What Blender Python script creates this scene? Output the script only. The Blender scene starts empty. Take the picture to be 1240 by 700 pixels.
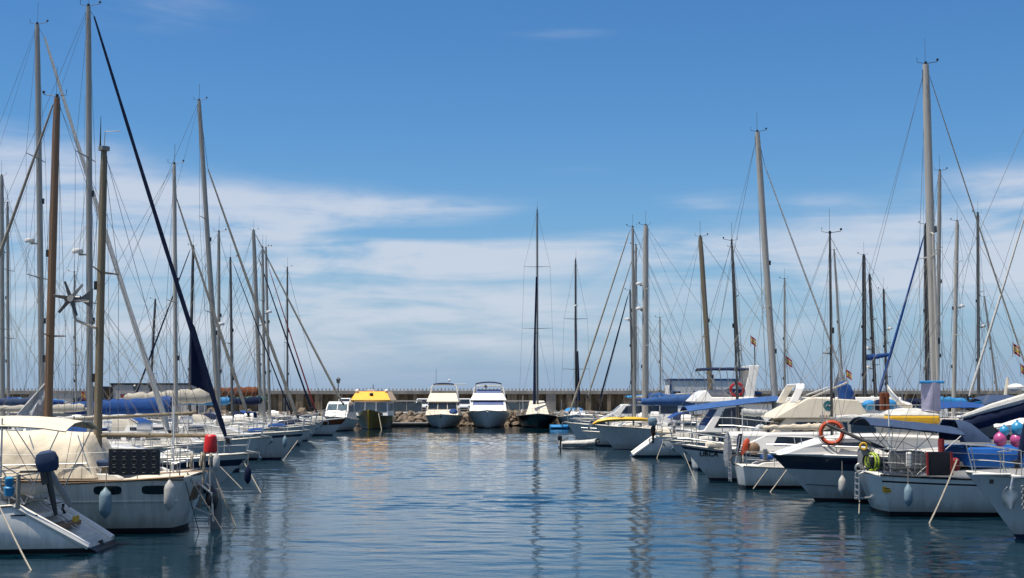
import bpy, math, random
import numpy as np
from mathutils import Vector, Matrix
rnd = random.Random(7)
PI = math.pi
sc = bpy.context.scene
col = sc.collection

# ---------------------------------------------------------------- camera
CAMZ = 3.3
FPX = 1700.0                 # focal length in photo pixels (photo is 1240 wide)
HOR = 482.0                  # horizon row
PITCH = math.atan((HOR - 350) / FPX)
cam_d = bpy.data.cameras.new('camera')
cam = bpy.data.objects.new('camera', cam_d); col.objects.link(cam)
cam_d.sensor_width = 36; cam_d.lens = 36 * FPX / 1240
cam_d.clip_start = 0.1; cam_d.clip_end = 20000
cam.location = (0, 0, CAMZ); cam.rotation_euler = (PI / 2 + PITCH, 0, 0)
sc.camera = cam

# ---------------------------------------------------------------- sun, sky, exposure
SUN_EL, SUN_AZ = 72.0, -108.0          # azimuth measured from +Y (view direction) towards +X
sun_d = bpy.data.lights.new('sun', 'SUN'); sun_d.energy = 5.0; sun_d.angle = math.radians(0.5)
sun_d.color = (1.0, 0.93, 0.82)
sun = bpy.data.objects.new('sun', sun_d); col.objects.link(sun)
sv = Vector((math.sin(math.radians(SUN_AZ)) * math.cos(math.radians(SUN_EL)),
             math.cos(math.radians(SUN_AZ)) * math.cos(math.radians(SUN_EL)), math.sin(math.radians(SUN_EL))))
sun.rotation_euler = sv.to_track_quat('Z', 'Y').to_euler()
sun.location = sv * 200
world = bpy.data.worlds.new("World"); sc.world = world; world.use_nodes = True
wn, wl = world.node_tree.nodes, world.node_tree.links
wn.clear()
def N(t, **kw):
    n = wn.new(t)
    for k, v in kw.items(): setattr(n, k, v)
    return n
def M_(op, a, b=None, c=None, clamp=False):
    n = wn.new('ShaderNodeMath'); n.operation = op; n.use_clamp = clamp
    for i, v in enumerate((a, b, c)):
        if v is None: continue
        if isinstance(v, (int, float)): n.inputs[i].default_value = v
        else: wl.new(v, n.inputs[i])
    return n.outputs[0]
out = N('ShaderNodeOutputWorld'); bg = N('ShaderNodeBackground')
bg.inputs[1].default_value = 0.091
wl.new(bg.outputs[0], out.inputs[0])
sky = N('ShaderNodeTexSky', sky_type='NISHITA')
sky.sun_disc = False; sky.sun_elevation = math.radians(SUN_EL); sky.sun_rotation = math.radians(SUN_AZ)
sky.air_density = 1.0; sky.dust_density = 0.3; sky.ozone_density = 2.5; sky.altitude = 0
tc = N('ShaderNodeTexCoord'); sp = N('ShaderNodeSeparateXYZ'); wl.new(tc.outputs['Generated'], sp.inputs[0])
az = M_('ARCTAN2', sp.outputs[0], sp.outputs[1])
hl = M_('SQRT', M_('ADD', M_('MULTIPLY', sp.outputs[0], sp.outputs[0]), M_('MULTIPLY', sp.outputs[1], sp.outputs[1])))
el = M_('ARCTAN2', sp.outputs[2], hl)
ael = M_('ABSOLUTE', el)
# noise in (azimuth, elevation), streaky
cv = N('ShaderNodeCombineXYZ'); wl.new(az, cv.inputs[0]); wl.new(M_('MULTIPLY', ael, 3.2), cv.inputs[1])
n1 = N('ShaderNodeTexNoise'); n1.inputs['Scale'].default_value = 6.0; n1.inputs['Detail'].default_value = 8; n1.inputs['Roughness'].default_value = 0.56
n1.inputs['Distortion'].default_value = 0.5
wl.new(cv.outputs[0], n1.inputs['Vector'])
cv2 = N('ShaderNodeCombineXYZ'); wl.new(M_('MULTIPLY', az, 0.7), cv2.inputs[0]); wl.new(M_('MULTIPLY', ael, 6.5), cv2.inputs[1]); cv2.inputs[2].default_value = 4.0
n2 = N('ShaderNodeTexNoise'); n2.inputs['Scale'].default_value = 9.0; n2.inputs['Detail'].default_value = 7; n2.inputs['Roughness'].default_value = 0.6
n2.inputs['Distortion'].default_value = 0.8
wl.new(cv2.outputs[0], n2.inputs['Vector'])
noi = M_('ADD', M_('MULTIPLY', n1.outputs[0], 0.62), M_('MULTIPLY', n2.outputs[0], 0.38))
# cloud banks: (px, py, half width, half height, strength) in photo units of azimuth / elevation
banks = [(250, 272, 260, 42, 1.45), (80, 245, 150, 60, 0.9), (520, 250, 130, 14, 0.75), (500, 313, 230, 20, 1.25), (490, 284, 130, 8, -0.9), (420, 342, 240, 6, -0.35), (700, 265, 120, 16, -0.3), (430, 368, 420, 58, 0.95), (520, 420, 900, 60, 0.40),
         (1150, 320, 260, 60, 1.15), (960, 330, 260, 50, 0.55), (790, 297, 150, 18, 0.7), (860, 248, 60, 20, 0.55), (1220, 240, 90, 26, 0.8),
         (195, 32, 120, 36, 0.42), (680, 45, 90, 9, 0.35), (0, 190, 50, 30, 0.4), (990, 250, 50, 10, 0.35), (705, 205, 90, 10, 0.2),
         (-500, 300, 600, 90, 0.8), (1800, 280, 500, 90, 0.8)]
cov = None
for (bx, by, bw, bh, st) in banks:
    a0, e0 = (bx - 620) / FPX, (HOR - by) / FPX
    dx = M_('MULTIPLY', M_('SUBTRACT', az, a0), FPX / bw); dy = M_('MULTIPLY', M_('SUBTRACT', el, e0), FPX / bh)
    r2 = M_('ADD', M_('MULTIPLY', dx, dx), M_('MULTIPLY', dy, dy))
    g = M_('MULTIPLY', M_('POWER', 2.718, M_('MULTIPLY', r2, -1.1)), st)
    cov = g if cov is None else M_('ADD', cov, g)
# unseen thin cloud added beside, behind and above the view to whiten fill light
def sstep(v, a, b):
    n = N('ShaderNodeMapRange'); n.interpolation_type = 'SMOOTHSTEP'; wl.new(v, n.inputs[0]); n.inputs[1].default_value = a; n.inputs[2].default_value = b
    return n.outputs[0]
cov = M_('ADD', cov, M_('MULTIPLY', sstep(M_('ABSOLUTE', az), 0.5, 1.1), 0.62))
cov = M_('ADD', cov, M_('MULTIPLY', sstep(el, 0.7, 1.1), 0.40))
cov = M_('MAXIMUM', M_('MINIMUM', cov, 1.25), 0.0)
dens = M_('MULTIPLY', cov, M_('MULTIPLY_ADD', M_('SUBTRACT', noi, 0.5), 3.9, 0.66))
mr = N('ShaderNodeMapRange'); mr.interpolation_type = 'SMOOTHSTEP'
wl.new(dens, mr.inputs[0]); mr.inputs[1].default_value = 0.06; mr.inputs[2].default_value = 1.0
# clear sky: Nishita, slightly cooled (the photograph's blue is deep)
hsv = N('ShaderNodeHueSaturation'); hsv.inputs['Saturation'].default_value = 1.18; hsv.inputs['Value'].default_value = 0.79
wl.new(sky.outputs[0], hsv.inputs['Color'])
tint = N('ShaderNodeMix', data_type='RGBA', blend_type='MULTIPLY'); tint.inputs[0].default_value = 1.0
wl.new(hsv.outputs[0], tint.inputs[6]); tint.inputs[7].default_value = (0.61, 0.925, 1.15, 1)
# thin marine haze near the horizon
hz = M_('POWER', 2.718, M_('MULTIPLY', M_('POWER', M_('MULTIPLY', M_('MAXIMUM', el, 0.0), 1 / 0.085), 1.5), -1.0))
hm = N('ShaderNodeMix', data_type='RGBA'); wl.new(M_('MULTIPLY', hz, 0.88), hm.inputs[0]); wl.new(tint.outputs[2], hm.inputs[6])
hm.inputs[7].default_value = (2.42, 3.34, 4.95, 1)
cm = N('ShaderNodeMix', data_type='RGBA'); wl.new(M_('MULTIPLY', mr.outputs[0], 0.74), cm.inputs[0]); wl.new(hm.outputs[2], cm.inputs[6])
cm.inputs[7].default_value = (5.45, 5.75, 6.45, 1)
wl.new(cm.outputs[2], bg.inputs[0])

sc.view_settings.view_transform = 'Standard'; sc.view_settings.look = 'None'
sc.view_settings.exposure = 0.46; sc.view_settings.gamma = 1.0; sc.view_settings.use_curve_mapping = False
sc.render.engine = 'CYCLES'
sc.cycles.max_bounces = 8; sc.cycles.transparent_max_bounces = 8
sc.cycles.caustics_reflective = False; sc.cycles.caustics_refractive = False

def ray(px, py):
    y = (350 - py) / FPX; x = (px - 620) / FPX
    return Vector((x, math.cos(PITCH) - y * math.sin(PITCH), math.sin(PITCH) + y * math.cos(PITCH)))
def P(px, py, Y):                 # world point seen at photo pixel (px, py) at depth Y
    r = ray(px, py); return Vector((0, 0, CAMZ)) + r * (Y / r.y)

# ---------------------------------------------------------------- materials
MATS = {}
def mat(name, colr, rough=0.5, metal=0.0, var=0.10, scale=3.0, bump=0.0, bscale=30.0, stretch=None, coat=0.0, spec=0.5, alpha=1.0, dirt=None, scum=False):
    if name in MATS: return MATS[name]
    m = bpy.data.materials.new(name); m.use_nodes = True
    nt = m.node_tree; b = nt.nodes['Principled BSDF']
    b.inputs['Roughness'].default_value = rough; b.inputs['Metallic'].default_value = metal
    b.inputs['Coat Weight'].default_value = coat; b.inputs['Coat Roughness'].default_value = 0.08
    b.inputs['Specular IOR Level'].default_value = spec
    t = nt.nodes.new('ShaderNodeTexCoord'); mp = nt.nodes.new('ShaderNodeMapping')
    nt.links.new(t.outputs['Object'], mp.inputs[0])
    if stretch: mp.inputs['Scale'].default_value = stretch
    n = nt.nodes.new('ShaderNodeTexNoise'); n.inputs['Scale'].default_value = scale; n.inputs['Detail'].default_value = 6
    n.inputs['Roughness'].default_value = 0.65
    nt.links.new(mp.outputs[0], n.inputs['Vector'])
    r = nt.nodes.new('ShaderNodeMapRange'); r.inputs[1].default_value = 0.3; r.inputs[2].default_value = 0.7
    nt.links.new(n.outputs[0], r.inputs[0])
    mx = nt.nodes.new('ShaderNodeMix'); mx.data_type = 'RGBA'
    c2 = dirt if dirt else tuple(c * (1 - 2 * var) for c in colr)
    nt.links.new(r.outputs[0], mx.inputs[0])
    mx.inputs[6].default_value = (*c2, 1); mx.inputs[7].default_value = (*[min(1, c * (1 + (0 if dirt else var * .3))) for c in colr], 1)
    last = mx.outputs[2]
    if scum:                                   # tide-line growth and thin rusty runs on the topsides
        sp_ = nt.nodes.new('ShaderNodeSeparateXYZ'); nt.links.new(t.outputs['Object'], sp_.inputs[0])
        n3 = nt.nodes.new('ShaderNodeTexNoise'); n3.inputs['Scale'].default_value = 2.6; n3.inputs['Detail'].default_value = 5
        m3 = nt.nodes.new('ShaderNodeMapping'); m3.inputs['Scale'].default_value = (2.2, 1, .25); nt.links.new(t.outputs['Object'], m3.inputs[0]); nt.links.new(m3.outputs[0], n3.inputs['Vector'])
        ad = nt.nodes.new('ShaderNodeMath'); ad.operation = 'MULTIPLY_ADD'; nt.links.new(n3.outputs[0], ad.inputs[0]); ad.inputs[1].default_value = -0.55; nt.links.new(sp_.outputs[2], ad.inputs[2])
        rr = nt.nodes.new('ShaderNodeMapRange'); nt.links.new(ad.outputs[0], rr.inputs[0]); rr.inputs[1].default_value = -0.10; rr.inputs[2].default_value = 0.16; rr.inputs[3].default_value = 0.42; rr.inputs[4].default_value = 0.0
        m4 = nt.nodes.new('ShaderNodeMix'); m4.data_type = 'RGBA'; nt.links.new(rr.outputs[0], m4.inputs[0]); nt.links.new(last, m4.inputs[6]); m4.inputs[7].default_value = (0.20, 0.19, 0.12, 1); last = m4.outputs[2]
        n5 = nt.nodes.new('ShaderNodeTexNoise'); n5.inputs['Scale'].default_value = 5; n5.inputs['Detail'].default_value = 3
        m5 = nt.nodes.new('ShaderNodeMapping'); m5.inputs['Scale'].default_value = (2.4, .5, .12); m5.inputs['Location'].default_value = (7, 3, 1); nt.links.new(t.outputs['Object'], m5.inputs[0]); nt.links.new(m5.outputs[0], n5.inputs['Vector'])
        r5 = nt.nodes.new('ShaderNodeMapRange'); nt.links.new(n5.outputs[0], r5.inputs[0]); r5.inputs[1].default_value = 0.62; r5.inputs[2].default_value = 0.80; r5.inputs[4].default_value = 0.45
        m6 = nt.nodes.new('ShaderNodeMix'); m6.data_type = 'RGBA'; nt.links.new(r5.outputs[0], m6.inputs[0]); nt.links.new(last, m6.inputs[6]); m6.inputs[7].default_value = (0.34, 0.27, 0.18, 1); last = m6.outputs[2]
    nt.links.new(last, b.inputs['Base Color'])
    if bump:
        bn = nt.nodes.new('ShaderNodeBump'); bn.inputs['Strength'].default_value = bump; bn.inputs['Distance'].default_value = 0.03
        nn = nt.nodes.new('ShaderNodeTexNoise'); nn.inputs['Scale'].default_value = bscale; nn.inputs['Detail'].default_value = 5
        nt.links.new(mp.outputs[0], nn.inputs['Vector']); nt.links.new(nn.outputs[0], bn.inputs['Height'])
        nt.links.new(bn.outputs[0], b.inputs['Normal'])
    if alpha < 1: b.inputs['Alpha'].default_value = alpha
    MATS[name] = m; return m
W = mat('gelcoat_white', (0.82, 0.79, 0.73), 0.28, var=0.06, scale=1.2, stretch=(0.6, 0.6, 3), coat=0.3)
W2 = mat('gelcoat_aged', (0.72, 0.72, 0.67), 0.38, var=0.10, scale=2, stretch=(3, 1, .5), coat=0.15)
HW = mat('hull_white', (0.78, 0.77, 0.72), 0.30, var=0.07, scale=1.6, stretch=(2.5, 1, .35), coat=0.3, scum=True)
HW2 = mat('hull_weathered', (0.72, 0.70, 0.64), 0.42, var=0.13, scale=2.2, stretch=(3.5, 1, .3), coat=0.1, scum=True)
HG = mat('hull_pale_grey', (0.60, 0.62, 0.61), 0.35, var=0.07, scale=2, stretch=(2.5, 1, .35), coat=0.2, scum=True)
CRM = mat('gelcoat_cream', (0.64, 0.57, 0.45), 0.4, var=0.06, scale=1.5)
DECK = mat('deck_offwhite', (0.76, 0.73, 0.65), 0.6, var=0.10, scale=5, bump=0.15, bscale=60)
DECKC = mat('deck_cream', (0.66, 0.59, 0.47), 0.6, var=0.12, scale=5, bump=0.15, bscale=60)
NAVY = mat('navy_paint', (0.012, 0.022, 0.06), 0.3, var=0.12, scale=3, coat=0.3)
BLK = mat('black_paint', (0.012, 0.012, 0.014), 0.35, var=0.2, scale=6)
DKH = mat('dark_hull', (0.014, 0.016, 0.022), 0.25, var=0.15, scale=2, coat=0.3)
OLV = mat('olive_hull', (0.15, 0.105, 0.012), 0.4, var=0.2, scale=2, stretch=(2, 1, .5), coat=0.2)
ANTI = mat('antifouling_dark', (0.018, 0.02, 0.028), 0.7, var=0.3, scale=4)
ANTIB = mat('antifouling_blue', (0.012, 0.03, 0.08), 0.7, var=0.3, scale=4)
BLUE = mat('blue_canvas', (0.014, 0.06, 0.215), 0.85, var=0.10, scale=4, bump=0.5, bscale=7, spec=0.2)
BLUE2 = mat('bright_blue_canvas', (0.01, 0.09, 0.33), 0.8, var=0.10, scale=4, bump=0.5, bscale=8, spec=0.2)
BLUE3 = mat('faded_blue_canvas', (0.035, 0.095, 0.25), 0.85, var=0.12, scale=3, bump=0.4, bscale=5, spec=0.2)
NVC = mat('navy_canvas', (0.010, 0.018, 0.05), 0.9, var=0.15, scale=4, bump=0.5, bscale=8, spec=0.15)
NVC2 = mat('slate_blue_canvas', (0.035, 0.06, 0.12), 0.85, var=0.12, scale=4, bump=0.4, bscale=7, spec=0.2)
CYAN = mat('cyan_canvas', (0.012, 0.20, 0.46), 0.7, var=0.10, scale=4, bump=0.4, bscale=8)
BEIG = mat('beige_canvas', (0.66, 0.575, 0.44), 0.9, var=0.08, scale=3, bump=0.6, bscale=5, spec=0.15)
BEIG2 = mat('pale_grey_canvas', (0.42, 0.39, 0.33), 0.9, var=0.12, scale=3, bump=0.6, bscale=6, spec=0.15)
RUST = mat('rust_canvas', (0.16, 0.055, 0.028), 0.9, var=0.15, scale=3, bump=0.6, bscale=6, spec=0.15)
SAILW = mat('furled_sail', (0.62, 0.61, 0.57), 0.8, var=0.22, scale=6, stretch=(6, 6, 1.2), bump=0.8, bscale=8)
SAILG = mat('grey_sailcloth', (0.42, 0.43, 0.44), 0.8, var=0.15, scale=4, bump=0.8, bscale=9)
SAILT = mat('tan_furled_sail', (0.36, 0.33, 0.27), 0.8, var=0.25, scale=6, stretch=(6, 6, 1.2), bump=0.8, bscale=8)
ALU = mat('anodised_aluminium', (0.35, 0.335, 0.30), 0.45, metal=0.35, var=0.12, scale=2, stretch=(5, 5, .4))
ALUD = mat('dark_aluminium', (0.10, 0.105, 0.11), 0.45, metal=0.3, var=0.15, scale=2, stretch=(5, 5, .4))
MWHT = mat('painted_mast_white', (0.43, 0.41, 0.37), 0.4, var=0.10, scale=2, stretch=(5, 5, .4))
MDRK = mat('black_mast', (0.03, 0.03, 0.034), 0.4, var=0.2, scale=2, stretch=(5, 5, .4))
WOOD = mat('varnished_spruce', (0.23, 0.115, 0.042), 0.4, var=0.22, scale=3, stretch=(9, 9, .35), coat=0.3)
WOODT = mat('weathered_tan_spar', (0.23, 0.18, 0.105), 0.5, var=0.2, scale=3, stretch=(9, 9, .35))
TEAK = mat('teak', (0.24, 0.14, 0.07), 0.65, var=0.2, scale=5, stretch=(.6, 12, 12))
SS = mat('stainless_steel', (0.55, 0.55, 0.54), 0.4, metal=0.9, var=0.1, scale=8)
WIRE = mat('rigging_wire', (0.16, 0.165, 0.17), 0.45, metal=0.4, var=0.2, scale=3)
ROPE = mat('pale_rope', (0.40, 0.36, 0.29), 0.9, var=0.25, scale=25, bump=0.6, bscale=60)
ROPED = mat('dark_rope', (0.06, 0.055, 0.05), 0.9, var=0.25, scale=25)
RUB = mat('black_rubber', (0.02, 0.02, 0.022), 0.75, var=0.2, scale=8)
GLS = mat('tinted_glass', (0.012, 0.018, 0.024), 0.06, var=0.2, scale=1.5, spec=0.8)
GLSB = mat('blue_window_cover', (0.03, 0.07, 0.22), 0.6, var=0.12, scale=2, bump=0.3, bscale=6)
GLSG = mat('grey_glass', (0.10, 0.14, 0.16), 0.08, var=0.25, scale=1.2, spec=0.8)
YEL = mat('yellow_paint', (0.86, 0.40, 0.012), 0.4, var=0.08, scale=2, coat=0.3)
YELD = mat('yellow_plastic', (0.74, 0.42, 0.02), 0.5, var=0.12, scale=3)
RED = mat('red_plastic', (0.62, 0.012, 0.015), 0.42, var=0.10, scale=4)
REDD = mat('dark_red_cloth', (0.28, 0.02, 0.025), 0.8, var=0.2, scale=8, bump=0.5, bscale=12)
ORG = mat('orange_red_foam', (0.58, 0.075, 0.02), 0.6, var=0.15, scale=8)
FEND = mat('fender_blue_grey', (0.20, 0.30, 0.36), 0.5, var=0.15, scale=5)
FENW = mat('fender_white', (0.55, 0.54, 0.50), 0.55, var=0.2, scale=5)
LIL = mat('lilac_cloth', (0.36, 0.35, 0.47), 0.9, var=0.08, scale=4, bump=0.8, bscale=5)
STONE = mat('sea_wall_concrete', (0.29, 0.275, 0.25), 0.95, var=0.22, scale=0.7, bump=0.5, bscale=3)
STONED = mat('weathered_wall_concrete', (0.23, 0.18, 0.12), 0.95, var=0.42, scale=0.9, bump=0.6, bscale=3, stretch=(2, 1, .5))
ROCK = mat('riprap_rock', (0.22, 0.17, 0.12), 0.95, var=0.30, scale=1.3, bump=0.8, bscale=5)
QUAY = mat('quay_concrete', (0.30, 0.29, 0.27), 0.95, var=0.2, scale=0.8, bump=0.4, bscale=6)
WOODP = mat('pontoon_planks', (0.26, 0.23, 0.19), 0.85, var=0.2, scale=2, stretch=(.4, 9, 1))
SHEDW = mat('shed_white_panel', (0.80, 0.78, 0.74), 0.6, var=0.08, scale=1, stretch=(8, 8, .4))
SHEDG = mat('shed_grey_panel', (0.42, 0.41, 0.40), 0.7, var=0.1, scale=1, stretch=(8, 8, .4))
TRIMB = mat('blue_trim', (0.02, 0.08, 0.22), 0.5, var=0.1)
CARW = mat('car_white', (0.62, 0.63, 0.63), 0.3, var=0.04, coat=0.5)
CARB = mat('car_blue', (0.03, 0.06, 0.14), 0.3, var=0.04, coat=0.5)
PINK = mat('pink_rubber', (0.42, 0.07, 0.22), 0.35, var=0.06)
CYR = mat('cyan_rubber', (0.03, 0.24, 0.46), 0.35, var=0.06)
LIME = mat('lime_hose', (0.36, 0.46, 0.03), 0.6, var=0.15, scale=9)
FRED = mat('flag_red', (0.38, 0.03, 0.025), 0.8, var=0.05)
FYEL = mat('flag_yellow', (0.50, 0.33, 0.03), 0.8, var=0.05)
PANEL = mat('solar_cells', (0.010, 0.011, 0.018), 0.3, var=0.3, scale=14)
TEAL = mat('teal_emblem', (0.01, 0.10, 0.12), 0.5)
GREY = mat('grey_paint', (0.22, 0.23, 0.23), 0.5, var=0.12, scale=4)
GRN = mat('green_canvas', (0.01, 0.14, 0.09), 0.8, var=0.1, bump=0.4, bscale=8)

# ---------------------------------------------------------------- mesh builder
class MB:
    def __init__(s): s.v, s.f, s.m = [], [], []
    def add(s, vs, fs, mi=0):
        o = len(s.v); s.v.extend([tuple(p) for p in vs])
        for f in fs: s.f.append(tuple(i + o for i in f)); s.m.append(mi)
        return s
    def box(s, c, d, rz=0.0, mi=0, tilt=0.0):
        R = Matrix.Rotation(rz, 3, 'Z') @ Matrix.Rotation(tilt, 3, 'Y')
        vs = [Vector(c) + R @ Vector((a * d[0] / 2, b * d[1] / 2, e * d[2] / 2)) for a in (-1, 1) for b in (-1, 1) for e in (-1, 1)]
        return s.add(vs, [(0, 1, 3, 2), (4, 6, 7, 5), (0, 4, 5, 1), (2, 3, 7, 6), (0, 2, 6, 4), (1, 5, 7, 3)], mi)
    def tube(s, path, r, n=6, mi=0, flat=1.0):
        path = [Vector(p) for p in path]; k = len(path)
        rs = r if isinstance(r, (list, tuple)) else [r] * k
        rings = []
        for i in range(k):
            t = (path[min(i + 1, k - 1)] - path[max(i - 1, 0)])
            t = t.normalized() if t.length > 1e-9 else Vector((0, 0, 1))
            ref = Vector((0, 1, 0)) if abs(t.y) < 0.9 else Vector((1, 0, 0))
            u = t.cross(ref).normalized(); w = t.cross(u).normalized()
            rings.append([path[i] + (u * math.cos(a) + w * math.sin(a) * flat) * rs[i] for a in [2 * PI * j / n for j in range(n)]])
        return s.loft(rings, True, True, mi)
    def loft(s, rings, closed=True, caps=True, mi=0):
        n = len(rings[0]); vs = [p for r in rings for p in r]; fs = []
        for i in range(len(rings) - 1):
            for j in range(n if closed else n - 1):
                a = i * n + j; b = i * n + (j + 1) % n
                fs.append((a, b, b + n, a + n))
        if caps: fs.append(tuple(range(n - 1, -1, -1))); fs.append(tuple(range((len(rings) - 1) * n, len(rings) * n)))
        return s.add(vs, fs, mi)
    def ball(s, c, r, n=10, m=7, mi=0):
        r = r if isinstance(r, (list, tuple)) else (r, r, r); c = Vector(c)
        rings = []
        for i in range(m + 1):
            a = -PI / 2 + PI * i / m; q = max(math.cos(a), 0.02)
            rings.append([c + Vector((r[0] * q * math.cos(2 * PI * j / n), r[1] * q * math.sin(2 * PI * j / n), r[2] * math.sin(a))) for j in range(n)])
        return s.loft(rings, True, True, mi)
    def lathe(s, prof, c, n=14, mi=0, axis='Z'):
        c = Vector(c); rings = []
        for (r, h) in prof:
            ring = []
            for j in range(n):
                a = 2 * PI * j / n; x, y = r * math.cos(a), r * math.sin(a)
                v = Vector((x, y, h)) if axis == 'Z' else (Vector((h, x, y)) if axis == 'X' else Vector((x, h, y)))
                ring.append(c + v)
            rings.append(ring)
        return s.loft(rings, True, True, mi)
    def ring(s, c, R, r, n=24, m=8, nrm=(0, 1, 0), mi=0, a0=0, a1=2 * PI):
        nrm = Vector(nrm).normalized(); u = nrm.orthogonal().normalized(); w = nrm.cross(u); c = Vector(c)
        full = abs(a1 - a0 - 2 * PI) < 1e-6
        k = n if full else n + 1; rings = []
        for i in range(k):
            a = a0 + (a1 - a0) * i / n; d = u * math.cos(a) + w * math.sin(a)
            rings.append([c + d * (R + r * math.cos(b)) + nrm * r * math.sin(b) for b in [2 * PI * j / m for j in range(m)]])
        if full: rings.append(rings[0])
        return s.loft(rings, True, not full, mi)
    def sheet(s, grid, th=0.02, mi=0):          # cloth of real thickness from a grid of points
        R, C = len(grid), len(grid[0]); g = [[Vector(p) for p in r] for r in grid]
        nr = []
        for i in range(R):
            for j in range(C):
                a = g[min(i + 1, R - 1)][j] - g[max(i - 1, 0)][j]; b = g[i][min(j + 1, C - 1)] - g[i][max(j - 1, 0)]
                n = a.cross(b); nr.append(n.normalized() if n.length > 1e-9 else Vector((0, 0, 1)))
        top = [g[i][j] + nr[i * C + j] * th / 2 for i in range(R) for j in range(C)]
        bot = [g[i][j] - nr[i * C + j] * th / 2 for i in range(R) for j in range(C)]
        fs = []; o = R * C
        for i in range(R - 1):
            for j in range(C - 1):
                a = i * C + j; fs.append((a, a + C, a + C + 1, a + 1)); fs.append((o + a, o + a + 1, o + a + C + 1, o + a + C))
        for i in range(R - 1):
            a = i * C; fs.append((a, o + a, o + a + C, a + C)); a = i * C + C - 1; fs.append((a, a + C, o + a + C, o + a))
        for j in range(C - 1):
            fs.append((j, j + 1, o + j + 1, o + j)); a = (R - 1) * C + j; fs.append((a, o + a, o + a + 1, a + 1))
        return s.add(top + bot, fs, mi)
    def wprism(s, prof, wf, mi=0):               # (x,z) outline extruded sideways, half width wf(x,z)
        n = len(prof)
        vs = [(x, wf(x, z), z) for x, z in prof] + [(x, -wf(x, z), z) for x, z in prof]
        fs = [tuple(range(n)), tuple(range(2 * n - 1, n - 1, -1))]
        for i in range(n):
            j = (i + 1) % n; fs.append((i, i + n, j + n, j))
        return s.add(vs, fs, mi)
    def build(s, name, mats, parent=None, smooth=False, bevel=0.0, fix=True):
        me = bpy.data.meshes.new(name); me.from_pydata(s.v, [], s.f)
        if not isinstance(mats, (list, tuple)): mats = [mats]
        for m in mats: me.materials.append(m)
        me.polygons.foreach_set('material_index', s.m)
        if fix:
            import bmesh
            bm = bmesh.new(); bm.from_mesh(me); bmesh.ops.recalc_face_normals(bm, faces=bm.faces); bm.to_mesh(me); bm.free()
        if smooth:
            me.polygons.foreach_set('use_smooth', [True] * len(me.polygons))
            me.set_sharp_from_angle(angle=math.radians(38))
        me.update()
        o = bpy.data.objects.new(name, me); col.objects.link(o)
        if parent is not None: o.parent = parent
        if bevel:
            b = o.modifiers.new('bevel', 'BEVEL'); b.width = bevel; b.segments = 2; b.limit_method = 'ANGLE'
            b.angle_limit = math.radians(40); b.harden_normals = False
        return o
def tag(o, label, cat, group=None, kind=None):
    if label: o['label'] = label
    if cat: o['category'] = cat
    if group: o['group'] = group
    if kind: o['kind'] = kind
    return o
def empty(name, loc, rz, label, cat, group=None):
    o = bpy.data.objects.new(name, None); col.objects.link(o); o.empty_display_size = 0.3
    o.location = loc; o.rotation_euler = (0, 0, rz); return tag(o, label, cat, group)

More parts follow.
